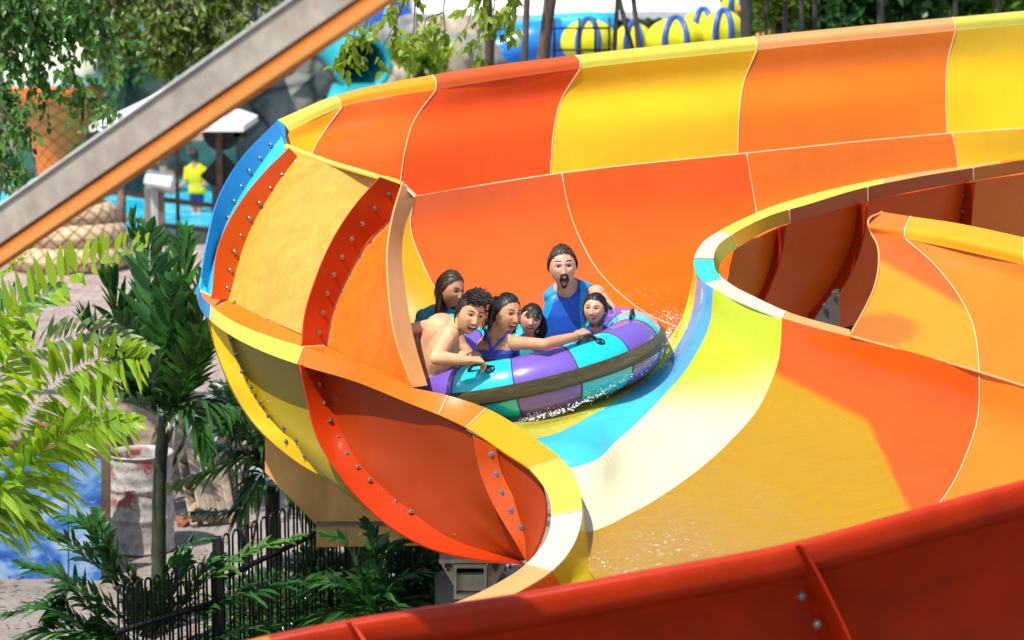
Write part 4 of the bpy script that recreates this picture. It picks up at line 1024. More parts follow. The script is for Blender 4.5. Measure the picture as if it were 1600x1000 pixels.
fx(255,660, 262,560, 268,440, -.5, L0=.4, tone=(.2, 1)); fx(258,660, 295,640, 320,715, -.4, L0=.24, W0=.07, n=14, droop=.8, tone=(0, .8)); fx(255,655, 225,590, 190,500, -.6, L0=.4, tone=(.1, .8)); fx(255,655, 290,600, 310,520, -.6, L0=.4, tone=(.1, .8))

palm('tall dark green foxtail palm with a slim trunk in front of the rusty drum', base, [base, P(248, 860, Y), P(250, 740, Y), P(257, 645, Y)], .055, fr, ML_PALM, M_RACHD, ang=43, lift=.35, jit=.14, droop=.18, tipk=.1)
# palm at the bottom left
base = PG(240, 1130); Y = base.y; b0 = P(235, 1015, Y)
fr = []
for (x1, y1, x2, y2, x3, y3, k) in ((190,930,120,860,62,822,dict(L0=.36)), (300,930,380,870,470,838,dict(L0=.3, mat=ML_MID, tone=(.2, 1))), (180,960,110,920,80,975,dict(L0=.32)), (300,960,400,925,520,900,dict(L0=.34, tone=(.0,.5))),
                                  (150,990,60,990,-20,1040,dict(L0=.32)), (340,1000,420,985,480,1030,dict(L0=.3)), (260,900,300,850,340,845,dict(L0=.26)),
 (200,900,130,820,95,810,dict(L0=.34)), (180,990,90,900,30,880,dict(L0=.34)), (210,940,160,860,150,800,dict(L0=.3, tone=(.2, 1))), (170,1010,80,950,10,960,dict(L0=.34)), (290,940,330,880,350,870,dict(L0=.3)), (200,1000,120,1000,60,1050,dict(L0=.34)), (260,960,280,900,290,860,dict(L0=.3))):
    fr.append((PP([(235, 1015, Y), (x1, y1, Y - .1), (x2, y2, Y - .1), (x3, y3, Y)]), k))
palm('low dark green palm spreading in front of the black fence, bottom left', base, [base, P(236, 1060, Y), b0], .07, fr, ML_PALM, M_RACHD, W0=.044, n=40, ang=55, lift=.25, droop=.3, tone=(.1, 1), r=.012)
# palms under the bowl
base = Vector((P(425, 900, 17.4).x, 17.4, 0)); Y = 17.4; fr = []
for (x1, y1, x2, y2, x3, y3, k) in ((400,720,330,735,265,762,dict(L0=.3, mat=ML_MID, tone=(.3, 1))), (405,670,370,640,345,650,dict(L0=.3)), (410,650,385,580,350,545,dict(L0=.28)), (440,690,480,720,530,790,dict(L0=.32)), (430,680,440,620,400,520,dict(L0=.3)),
                                  (410,740,380,790,300,800,dict(L0=.3, tone=(.2, 1))), (440,740,480,800,500,880,dict(L0=.3)), (420,700,400,690,330,600,dict(L0=.28)), (415,720,350,700,310,690,dict(L0=.28))):
    fr.append((PP([(425, 760, Y), (x1, y1, Y - .1), (x2, y2, Y - .2), (x3, y3, Y)]), k))
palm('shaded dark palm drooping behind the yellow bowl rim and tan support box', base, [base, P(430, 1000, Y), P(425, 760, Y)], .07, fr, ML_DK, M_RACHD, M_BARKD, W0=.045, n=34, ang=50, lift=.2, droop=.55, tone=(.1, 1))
base = PG(565, 1160); Y = base.y; fr = []
for (x1, y1, x2, y2, x3, y3) in ((560,900,540,850,500,830), (590,910,600,870,640,840), (560,930,520,910,470,930), (600,930,640,900,690,900), (580,900,585,850,570,815), (600,950,650,950,690,985), (550,960,510,960,470,990)):
    fr.append((PP([(575, 1000, Y), (x1, y1, Y - .1), (x2, y2, Y - .1), (x3, y3, Y)]), {}))
palm('dark palm clump behind the foreground slide wall, below the tan box', base, [base, P(575, 1000, Y)], .07, fr, ML_PALM, M_RACHD, M_BARKD, L0=.3, W0=.035, n=32, ang=50, lift=.2, droop=.4, tone=(0, .7))
# shrubs
def shrub(label, x, y, w_, h_, n, mat, Y, tone=(0, 1), L0=.07):
    c = P(x, y, Y); S = Y / FPX; base = Vector((c.x, Y, 0)); t = thing('shrub', label, 'shrub', base, 'shrubs behind the fence'); lv = Leaves(); mb = MB()
    for k in range(12): mb.tube([base, base.lerp(c, .6) + rv(.08), c + Vector((rnd.gauss(0, w_ * S * .3), rnd.gauss(0, .15), rnd.gauss(0, h_ * S * .3)))], [.012, .008, .004], 4)
    mb.build('stems', M_BARKD, t)
    for q in range(n):
        u = rv(); u.normalize(); k = rnd.random() ** .45; p = c + Vector((u.x * w_ * S * .5 * k, u.y * w_ * S * .4 * k, u.z * h_ * S * .5 * k)) + rv(.03)
        lv.leaf(p, u + rv(.5) + Vector((0, 0, .2)), Vector((0, -.2, 1)) + rv(.5), L0 * rnd.uniform(.7, 1.2), L0 * .35, tone[0] + (tone[1] - tone[0]) * rnd.random(), .1, 2)
    lv.build('foliage', mat, t); return t
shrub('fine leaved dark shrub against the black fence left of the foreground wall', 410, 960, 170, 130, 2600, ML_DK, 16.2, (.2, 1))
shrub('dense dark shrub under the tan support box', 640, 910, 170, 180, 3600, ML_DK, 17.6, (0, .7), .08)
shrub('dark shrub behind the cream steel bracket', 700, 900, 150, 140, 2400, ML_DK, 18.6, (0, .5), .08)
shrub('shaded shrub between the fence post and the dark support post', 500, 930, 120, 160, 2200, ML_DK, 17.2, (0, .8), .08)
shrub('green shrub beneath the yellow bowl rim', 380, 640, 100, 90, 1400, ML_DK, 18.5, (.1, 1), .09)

# ---- far trees that close the view
def far_tree(label, x, y, w_, h_, Y, n, mat, L0=.28, tone=(0, 1), grp='trees beyond the slide'):
    c = P(x, y, Y); S = Y / FPX; base = Vector((c.x, Y, 0)); t = thing('broadleaf_tree', label, 'tree', base, grp)
    MB().tube([base, base.lerp(c, .6), c], [.22, .16, .08], 10).build('trunk', M_BARKD, t); lv = Leaves()
    cl = [(c + Vector((rnd.gauss(0, w_ * S * .27), rnd.gauss(0, w_ * S * .18), rnd.gauss(0, h_ * S * .27))), rnd.random()) for _ in range(26)]
    for q in range(n):
        b_, tn = rnd.choice(cl); lv.leaf(b_ + rv(w_ * S * .075), rv(), Vector((0, -.2, 1)) + rv(.6), L0 * rnd.uniform(.6, 1.2), L0 * .5, tone[0] + (tone[1] - tone[0]) * min(1, tn * .6 + rnd.random() * .4), .1, 2)
    lv.build('crown', mat, t); return t
far_tree('deep green broad tree mass at the upper right, left of the leaning trunk', 1330, -5, 230, 130, 29, 3800, ML_DK, .2, (.1, 1))
far_tree('sunlit green tree mass at the upper right above the orange wall panel', 1450, -5, 220, 110, 30, 3400, ML_MID, .2)
far_tree('green tree crown in the upper right corner', 1570, -15, 190, 130, 31, 3200, ML_MID, .2, (0, .8))
far_tree('small bright tree between the thick palm trunk and the dark tree mass', 1225, 5, 90, 90, 28, 700, ML_OLIVE, .16, (.3, 1))
far_tree('bright green plant clump beside the teal slide mouth', 655, 85, 70, 60, 41, 900, ML_PLIME, .16, (.2, .8))
far_tree('grey-green tree in front of the rock wall, behind the fountain plume', 205, 85, 90, 130, 47, 1400, ML_SILV, .2, (0, .7))
far_tree('green tree on the rock wall above the dark tree crown', 90, -30, 260, 130, 50, 2200, ML_MID, .3, (0, .7))
far_tree('hazy green tree behind the white canopy', 900, 55, 240, 60, 62, 1600, ML_SILV, .35, (0, .8))
far_tree('hazy tree far behind the yellow inflatables', 1080, 30, 200, 90, 64, 1600, ML_SILV, .35, (0, .8))
far_tree('distant dark tree behind the blue slides', 760, 60, 200, 110, 66, 1800, ML_MID, .35, (0, .6))
far_tree('distant tree closing the view at the far right', 1500, 0, 420, 160, 60, 3200, ML_MID, .4, (0, .6))
far_tree('distant tree closing the view behind the dark tree mass', 1280, 0, 300, 150, 63, 2400, ML_MID, .4, (0, .6))
fl = MB(); c = P(1210, 38, 30)
for q in range(40): fl.ball(c + rv(.14), .05, 6, 4)
tag(fl.build('flower_cluster', simple('red_yellow_petals', (.65, .25, .02), .6, var=.6, scale=30)), 'red and yellow flowers glimpsed between the dark stems', 'flowers')

# ================================================================== FENCE, DRUM, PALLETS, MURAL
fn = thing('bow_top_fence', 'black metal bow-topped fence running behind the palms below the slide', 'fence', PG(335, 1110))
M_FB = simple('black_powder_coat', (.010, .011, .012), .4, .2)
def fence_run(a, b, h, n, name='bow_panel'):
    a = Vector((a[0], a[1], 0)); b = Vector((b[0], b[1], 0)); d = (b - a); L = d.length; d.normalize(); sp = L / n; mb = MB(); r = .008
    for i in range(n):
        p = a + d * (i * sp + sp * .15); q = a + d * (i * sp + sp * .78); m = (p + q) / 2; rr = (q - p).length / 2; pts = [p + Vector((0, 0, .05))]
        for k in range(9): an = math.pi - math.pi * k / 8; pts.append(m + d * (rr * math.cos(an)) + Vector((0, 0, h - rr + rr * math.sin(an))))
        pts.append(q + Vector((0, 0, .05))); mb.tube(pts, r, 6)
    for z in (.12, h - .28): mb.beam(a + Vector((0, 0, z)), b + Vector((0, 0, z)), .012, .035)
    return mb.build(name, M_FB, fn)
def xy(px, Y): p = P(px, 700, Y); return (p.x, p.y)
fence_run(xy(176, 14.1), xy(330, 14.75), 1.13, 11); fence_run(xy(343, 15.0), xy(540, 16.6), 1.22, 14); fence_run(xy(546, 16.65), xy(800, 18.6), 1.22, 18)
for (px, Y, h) in ((336, 14.87, 1.25), (543, 16.62, 1.3)):
    q = xy(px, Y); MB().box((q[0], q[1], h / 2), (.055, .055, h), None, .004).build('post', M_FB, fn)

dr = thing('oil_drum', 'weathered white steel drum with flaking red paint behind the palm trunk', 'drum', PG(222, 862))
db = PG(222, 858); S = db.y / FPX; Rr = 52 * S; H = P(222, 706, db.y).z
M_DRUM, N, L, b = new_mat('flaking_drum_paint')
n1 = NOISE(N, L, 4.2, 8, .75); n2 = NOISE(N, L, 16, 5, .7); tc = N.new('ShaderNodeTexCoord'); sp = N.new('ShaderNodeSeparateXYZ'); L.new(tc.outputs['Object'], sp.inputs[0])
zz = mth('MULTIPLY', RAMP(N, L, mth('DIVIDE', sp.outputs[2], H), [(.35, 0.0), (.55, 1.0), (.95, 1.0), (1.0, .2)]).outputs[0], RAMP(N, L, n1.outputs['Fac'], [(.53, 0.0), (.57, 1.0)]).outputs[0])
c = RAMP(N, L, n2.outputs['Fac'], [(.3, (.22, .20, .17)), (.6, (.52, .50, .46))]).outputs[0]
c = MIX(N, L, mth('MULTIPLY', zz, .9), c, (.33, .035, .035)); c = MIX(N, L, RAMP(N, L, NOISE(N, L, 7, 8, .8).outputs['Fac'], [(.60, 0.0), (.68, .85)]).outputs[0], c, (.14, .09, .06))
L.new(c, b.inputs['Base Color']); b.inputs['Roughness'].default_value = .65
prof = [(0, .01), (Rr, .01), (Rr + .01, .02)]
for k in range(40):
    z = .03 + (H - .05) * k / 39; rr = Rr + .010 * max(0, math.cos((z / H - .35) * 60)) * (1 if abs(z / H - .36) < .03 else 0) + .010 * (1 if abs(z / H - .36) < .02 or abs(z / H - .66) < .02 else 0) + .003 * math.sin(z * 60); prof.append((rr, z))
prof += [(Rr + .012, H - .01), (Rr + .012, H), (Rr - .008, H), (Rr - .01, H - .05), (Rr - .012, .03), (0, .03)]
o = mesh_obj('shell', [], [], M_DRUM, dr); 
mb = MB(); mb.lathe((0, 0, 0), prof, 40); bpy.data.objects.remove(o)
o = mb.build('shell', M_DRUM, None); o.parent = dr; dr.location = db

mu = thing('mural_board', 'blue and white abstract wave painted on a board leaning behind the left palms', 'mural board', PG(60, 925))
M_MUR, N, L, b = new_mat('wave_painting')
n1 = NOISE(N, L, 1.3, 7, .55, dist=2.2, stretch=(1, 1, 2.2)); n2 = NOISE(N, L, 5, 8, .7, dist=2.5)
c = RAMP(N, L, n1.outputs['Fac'], [(.34, (.01, .05, .24)), (.47, (.03, .14, .40)), (.56, (.16, .28, .46)), (.7, (.30, .38, .50))]).outputs[0]
c = MIX(N, L, RAMP(N, L, n2.outputs['Fac'], [(.60, 0.0), (.72, .8)]).outputs[0], c, (.55, .65, .75)); L.new(c, b.inputs['Base Color']); b.inputs['Roughness'].default_value = .4
def board(x0, x1, yt, yb, Y, mat, name, parent, d=.03, lean=.12):
    f = [P(x0, yt, Y + lean), P(x1, yt, Y + lean), P(x1, yb, Y), P(x0, yb, Y)]; g = [v + Vector((0, d, 0)) for v in f]; mb = MB()
    mb.add(f + g, [(0, 1, 2, 3), (7, 6, 5, 4), (0, 4, 5, 1), (1, 5, 6, 2), (2, 6, 7, 3), (3, 7, 4, 0)]); return mb.build(name, mat, parent, False)
Ym = PG(60, 905).y
board(-40, 106, 714, 922, Ym, M_MUR, 'painted_panel', mu); board(108, 158, 718, 912, Ym - .04, M_MUR, 'painted_panel', mu)
wp = board(60, 172, 695, 900, Ym + .35, simple('brown_plywood', (.16, .10, .055), .8, var=.3, scale=3, bump=.2), 'plywood_sheet', None); tag(wp, 'brown plywood sheet leaning behind the blue mural board', 'board')
hr = thing('low_railing', 'low rusty red pipe railing above the plywood, left of the drum', 'railing', PG(120, 800))
for ya, yb in ((664, 684), (686, 702)): MB().tube([P(55, ya, 20.6), P(120, ya + 4, 20.7), P(192, yb, 20.8)], .022, 8).build('rail', simple('rusty_red_pipe', (.25, .06, .035), .7, var=.4, scale=20), hr)
for x in (62, 96, 188): MB().tube([P(x, 650, 20.7), Vector((P(x, 650, 20.7).x, 20.7, 0))], .022, 8).build('post', simple('rusty_red_pipe', (.25, .06, .035), .7, var=.4, scale=20), hr)
# pallets and planks
M_PAL = simple('weathered_pallet_wood', (.36, .27, .19), .85, var=.35, scale=5, bump=.3, stretch=(1, 1, 3)); M_PALR = simple('reddish_board', (.34, .12, .06), .8, var=.3, scale=5)
def pallet(label, p, M, wd=.95, ln=1.05, mat=M_PAL):
    t = thing('wooden_pallet', label, 'pallet', p, 'broken pallets beside the drum')
    def bx(c, s, nm, m): MB().box(M @ Vector(c) + Vector(p), s, M, .004).build(nm, m, t, False)
    for k in range(6): bx((-wd / 2 + .06 + k * (wd - .12) / 5, 0, .11), (.1, ln, .02), 'deck_board', mat)
    for k in range(3): bx((0, -ln / 2 + .05 + k * (ln - .1) / 2, .05), (wd, .08, .09), 'stringer', M_PALR if k == 1 else mat)
    for k in range(3): bx((-wd / 2 + .06 + k * (wd - .12) / 2, 0, -.01), (.1, ln, .02), 'deck_board', mat)
E = lambda a, b, c: (Matrix.Rotation(R(c), 3, 'Z') @ Matrix.Rotation(R(b), 3, 'Y') @ Matrix.Rotation(R(a), 3, 'X'))
pallet('grey wooden pallet tipped on edge right behind the drum', P(300, 700, 21.2), E(60, 35, 20), .8, .9)
pallet('broken pallet lying at a slant on the ground right of the drum', P(335, 780, 20.6), E(35, 30, 35), .7, .8)
pallet('topmost pallet leaning behind the palm trunk', P(215, 680, 21.6), E(70, 20, 10), .55, .6)
for k, (x0, y0, x1, y1, Y, lab) in enumerate(((285, 800, 420, 660, 21.6, 'long reddish plank lying towards the yellow bowl'), (300, 660, 380, 790, 21.3, 'pale plank fallen across the pallets'), (330, 720, 405, 690, 21.5, 'short reddish board on the rubble'))):
    o = MB().beam(P(x0, y0, Y), P(x1, y1, Y + .2), .09, .03).build('plank', M_PALR if k != 1 else M_PAL, None, False); tag(o, lab, 'plank', 'loose planks by the drum')
for q in range(14):
    x, y = rnd.uniform(285, 390), rnd.uniform(780, 830)
    g = PG(x, y); o = MB().box((g.x, g.y, .03), (rnd.uniform(.05, .16), rnd.uniform(.04, .1), .05), E(rnd.uniform(-20, 20), rnd.uniform(-20, 20), rnd.uniform(0, 180)), .006).build('wood_scrap', M_PAL if q % 2 else M_PALR, None, False)
    tag(o, 'small splintered wood scrap on the concrete by the pallets', 'wood scrap', 'wood scraps by the pallets')

tw = thing('timber_edging', 'low dark brown timber retaining wall behind the mural board and drum', 'retaining wall', PG(120, 790))
for k in range(4):
    MB().beam(P(-80, 770 - k * 23, 21.6) , P(300, 762 - k * 23, 21.8), .09, .125).build('timber', simple('dark_timber', (.10, .055, .035), .85, var=.4, scale=5, bump=.3), tw, False)
for k, (x0, y0, x1, y1, Y, lab) in enumerate(((60, 700, 200, 676, 21.2, 'reddish plank resting on the timber edging left of the drum'), (20, 668, 170, 690, 21.4, 'long grey plank above the blue mural board'))):
    o = MB().beam(P(x0, y0, Y), P(x1, y1, Y + .2), .1, .035).build('plank', M_PALR if k == 0 else M_PAL, None, False); tag(o, lab, 'plank', 'loose planks by the drum')
lv = Leaves(); rnd.seed(5)
for q in range(500):
    g = PG(rnd.uniform(-60, 420), rnd.uniform(840, 1010)); lv.leaf(Vector((g.x, g.y, .02)), Vector((rnd.gauss(0, 1), rnd.gauss(0, 1), .1)), Vector((0, 0, 1)) + rv(.2), rnd.uniform(.03, .08), rnd.uniform(.015, .03), rnd.random())
tag(lv.build('leaf_litter', leaf_mat('dry_leaf', (.10, .06, .025), (.28, .17, .07), .2, .7)), 'dry brown leaf litter scattered over the concrete', 'leaf litter', None, 'stuff')
# ================================================================== RAFT
rc0 = P(817, 570, 14.95)
e1 = Vector((math.cos(R(12)), 0, math.sin(R(12)))); e2 = Vector((0, math.cos(R(0.3)), math.sin(R(0.3)))); e2 = (e2 - e1 * e2.dot(e1)).normalized(); en = e1.cross(e2).normalized()
RM, RH, RV = .72, .19, .186
raft = thing('raft', 'round purple and turquoise inflatable raft carrying six screaming riders', 'raft', rc0)
M_PUR = simple('purple_vinyl', rgb(128, 98, 205), .22, var=.06, coat=.5, bump=.04, bscale=30); M_TUR = simple('turquoise_vinyl', rgb(30, 212, 225, .85), .22, var=.06, coat=.5, bump=.04, bscale=30)
def raftp(a, v, off=0.0, pinch=1.0):
    """a: degrees from the camera side towards the right; v: degrees round the tube, 0 outward, 90 up"""
    ra = R(a); out = e1 * math.sin(ra) - e2 * math.cos(ra)
    cv, sv = math.cos(R(v)), math.sin(R(v))
    return rc0 + out * (RM + (RH * pinch + off) * cv) + en * ((RV * pinch + off) * sv)
NS = 14; st = 360 / NS
for k in range(NS):
    a0 = -3 + st * k; G = []
    for i in range(15):
        t = i / 14; a = a0 + st * t; pin = 1 - .035 * (abs(2 * t - 1) ** 6)
        G.append([tuple(raftp(a, 360 * j / 40, 0, pin)) for j in range(41)])
    G = np.array(G); V, U, _ = G.shape; fs = [(i * U + j, (i + 1) * U + j, (i + 1) * U + j + 1, i * U + j + 1) for i in range(V - 1) for j in range(U - 1)]
    seg = mesh_obj('tube_segment', G.reshape(-1, 3), fs, M_PUR if k % 2 == 0 else M_TUR, raft)
    MB().tube([raftp(a0, 360 * j / 40, .0, .968) for j in range(40)], .005, 5, closed=True).build('weld_seam', simple('weld_dark', (.04, .03, .10), .5), raft)
M_BELT, N, L, b = new_mat('rubber_belt_painted_glints')
at = N.new('ShaderNodeAttribute'); at.attribute_name = 'uvw'; mp = N.new('ShaderNodeMapping'); mp.inputs['Scale'].default_value = (1.6, 22, 1); L.new(at.outputs['Vector'], mp.inputs[0])
n1 = N.new('ShaderNodeTexNoise'); n1.inputs['Scale'].default_value = 6; n1.inputs['Detail'].default_value = 8; n1.inputs['Roughness'].default_value = .75; L.new(mp.outputs[0], n1.inputs['Vector'])
L.new(RAMP(N, L, n1.outputs['Fac'], [(.38, (.006, .006, .004)), (.5, (.05, .045, .015)), (.62, (.26, .20, .04))]).outputs[0], b.inputs['Base Color']); b.inputs['Roughness'].default_value = .3  # yellow streaks are golden reflections painted into the dark rubber
BUMP(N, L, n1.outputs['Fac'], b, .9, .012)
vs = []; fs = []; uv = []; nb = 160
pv = [(19, .0), (18, .014), (12, .018), (4, .020), (-4, .018), (-9, .014), (-10, .0)]
for i in range(nb + 1):
    for (v, o_) in pv: vs.append(raftp(360 * i / nb, v, o_)); uv.append((i / nb * 5, v / 30, 0))
for i in range(nb):
    for j in range(len(pv) - 1): q = i * len(pv) + j; fs.append((q, q + 1, q + len(pv) + 1, q + len(pv)))
o = mesh_obj('rubbing_belt', vs, fs, M_BELT, raft); A = o.data.attributes.new('uvw', 'FLOAT_VECTOR', 'POINT'); A.data.foreach_set('vector', np.array(uv, dtype=np.float32).ravel())
vs = [rc0 - en * .13] + [rc0 - en * .13 + (e1 * math.cos(2 * math.pi * k / 40) + e2 * math.sin(2 * math.pi * k / 40)) * (RM - .1) for k in range(40)]
mesh_obj('raft_floor', vs, [(0, 1 + k, 1 + (k + 1) % 40) for k in range(40)], simple('grey_floor_vinyl', (.25, .27, .3), .5), raft)
M_RUB = simple('black_rubber', (.012, .012, .012), .45)
for a, v in ((-17, 62), (33, 70), (78, 80), (-60, 70), (120, 100), (180, 100), (-120, 100)):
    p0 = raftp(a - 5, v, .005); p1 = raftp(a + 5, v, .005); m = raftp(a, v, .045)
    hd = MB().tube([p0, p0.lerp(m, .6) + (m - raftp(a, v)) * .25, p1.lerp(m, .6) + (m - raftp(a, v)) * .25, p1], .010, 8).build('handle', M_RUB, raft)
    mb = MB(); 
    for p in (p0, p1): mb.ball(p, (.028, .028, .010), 12, 6)
    mb.build('handle_patch', M_RUB, hd)
def disc_on_raft(a, v, r1, r2, name, mat):
    n = (raftp(a, v, .1) - raftp(a, v)).normalized(); c = raftp(a, v, .003); MB().lathe(c, [(r2, 0), (r2, .006), (r1, .006), (r1, 0)], 24, n.to_track_quat('Z', 'Y').to_matrix()).build(name, mat, raft)
disc_on_raft(38, 58, .030, .022, 'valve_ring', M_RUB); disc_on_raft(38, 58, .012, .001, 'valve', M_RUB); disc_on_raft(-12, 58, .030, .022, 'valve_ring', M_RUB); disc_on_raft(-12, 58, .012, .001, 'valve', M_RUB)

# ================================================================== PEOPLE
def skin_mat(name, col):
    m, N, L, b = new_mat(name); n = NOISE(N, L, 14, 5, .6); n2 = NOISE(N, L, 90, 3, .6)
    lo = (col[0] * .86, col[1] * .72, col[2] * .68); L.new(RAMP(N, L, n.outputs['Fac'], [(.3, lo), (.65, col)]).outputs[0], b.inputs['Base Color'])
    b.inputs['Roughness'].default_value = .52; b.inputs['Specular IOR Level'].default_value = .35; b.inputs['Subsurface Weight'].default_value = .12; b.inputs['Subsurface Radius'].default_value = (.02, .008, .004); b.inputs['Subsurface Scale'].default_value = .4
    BUMP(N, L, n2.outputs['Fac'], b, .12, .003); return m
SK_LIGHT = skin_mat('skin_light', (.66, .38, .25)); SK_TAN = skin_mat('skin_tan', (.54, .29, .16)); SK_YM = skin_mat('skin_golden', (.64, .39, .21)); SK_KID = skin_mat('skin_child', (.62, .36, .22))
M_HAIR = simple('black_hair', (.012, .009, .007), .5, var=.5, scale=60); M_HAIRB = simple('brown_hair', (.05, .026, .015), .52, var=.5, scale=60)
M_MOUTH = simple('mouth_inside', (.10, .012, .012), .4); M_LIP = simple('lips', (.42, .10, .09), .35); M_TEETH = simple('teeth', (.82, .80, .74), .25); M_EYEW = simple('eye_white', (.75, .74, .72), .15)
M_IRIS = simple('dark_iris', (.012, .007, .004), .1); M_TONGUE = simple('tongue', (.5, .10, .09), .4)
VIEW = Vector((0, -1, .15)).normalized()

def headpt(u, mo):
    """unit direction (face = -y) -> head surface, height 1; mo = mouth opening 0..1"""
    x, y, z = u; a, b_, c = .352, .405, .5
    px_, py_, pz = a * x, b_ * y, c * z
    if z < 0:
        k = (-z) ** 1.7; px_ *= 1 - .27 * k; py_ *= (1 - .05 * k) if y < 0 else (1 - .30 * k)
        if y > 0: pz *= 1 - .22 * y
    if y < 0:                                    # flatter face
        py_ *= 1 - .07 * (1 - abs(x)) * (1 - abs(z) * .8)
    if z > 0: py_ += .015 * z
    g = lambda cx, cz, sx, sz: math.exp(-((px_ - cx) / sx) ** 2 - ((pz - cz) / sz) ** 2)
    if y < 0.1:
        f = 0.0
        f += .020 * math.exp(-((pz - .085) / .035) ** 2) * math.exp(-(px_ / .22) ** 2)
        f -= .040 * (g(-.135, .005, .075, .05) + g(.135, .005, .075, .05))
        t = min(1, max(0, (.06 - pz) / .23))
        if pz > -.24: f += (.022 + .075 * t) * math.exp(-(px_ / (.032 + .022 * t)) ** 2) * (1 if pz > -.17 else max(0, 1 - ((-.17 - pz) / .045) ** 2)) * (1 if pz < .06 else math.exp(-((pz - .06) / .05) ** 2))
        f += .022 * (g(-.055, -.165, .03, .03) + g(.055, -.165, .03, .03))
        f += .020 * (g(-.19, -.10, .08, .08) + g(.19, -.10, .08, .08))
        mz = -.285 - .03 * mo
        f += .018 * g(0, mz, .13, .07 + .05 * mo)
        f -= (.10 * min(1, mo * 1.6)) * math.exp(-(px_ / (.085 + .07 * (1 - mo) * min(1, mo * 3))) ** 4 - ((pz - mz) / (.028 + .075 * mo)) ** 4)
        f += .028 * g(0, -.45, .09, .05)
        py_ -= f * max(0, min(1, -y * 2.2 + .2))
    if z < 0 and mo > 0: pz -= .05 * mo * (-z)
    return Vector((px_, py_, pz))
def dirs(nu, nv):
    out = [Vector((0, 0, 1))]
    for i in range(1, nv):
        th = math.pi * i / nv
        for k in range(nu): ph = 2 * math.pi * k / nu; out.append(Vector((math.sin(th) * math.cos(ph), math.sin(th) * math.sin(ph), math.cos(th))))
    out.append(Vector((0, 0, -1))); return out
def hairline(p, low):
    y = p.y
    if y < -.28: return .31
    if y < -.02: return .31 + (y + .28) / .26 * (-.36)
    if y < .12: return -.05 + (y + .02) / .14 * (low + .05)
    return low

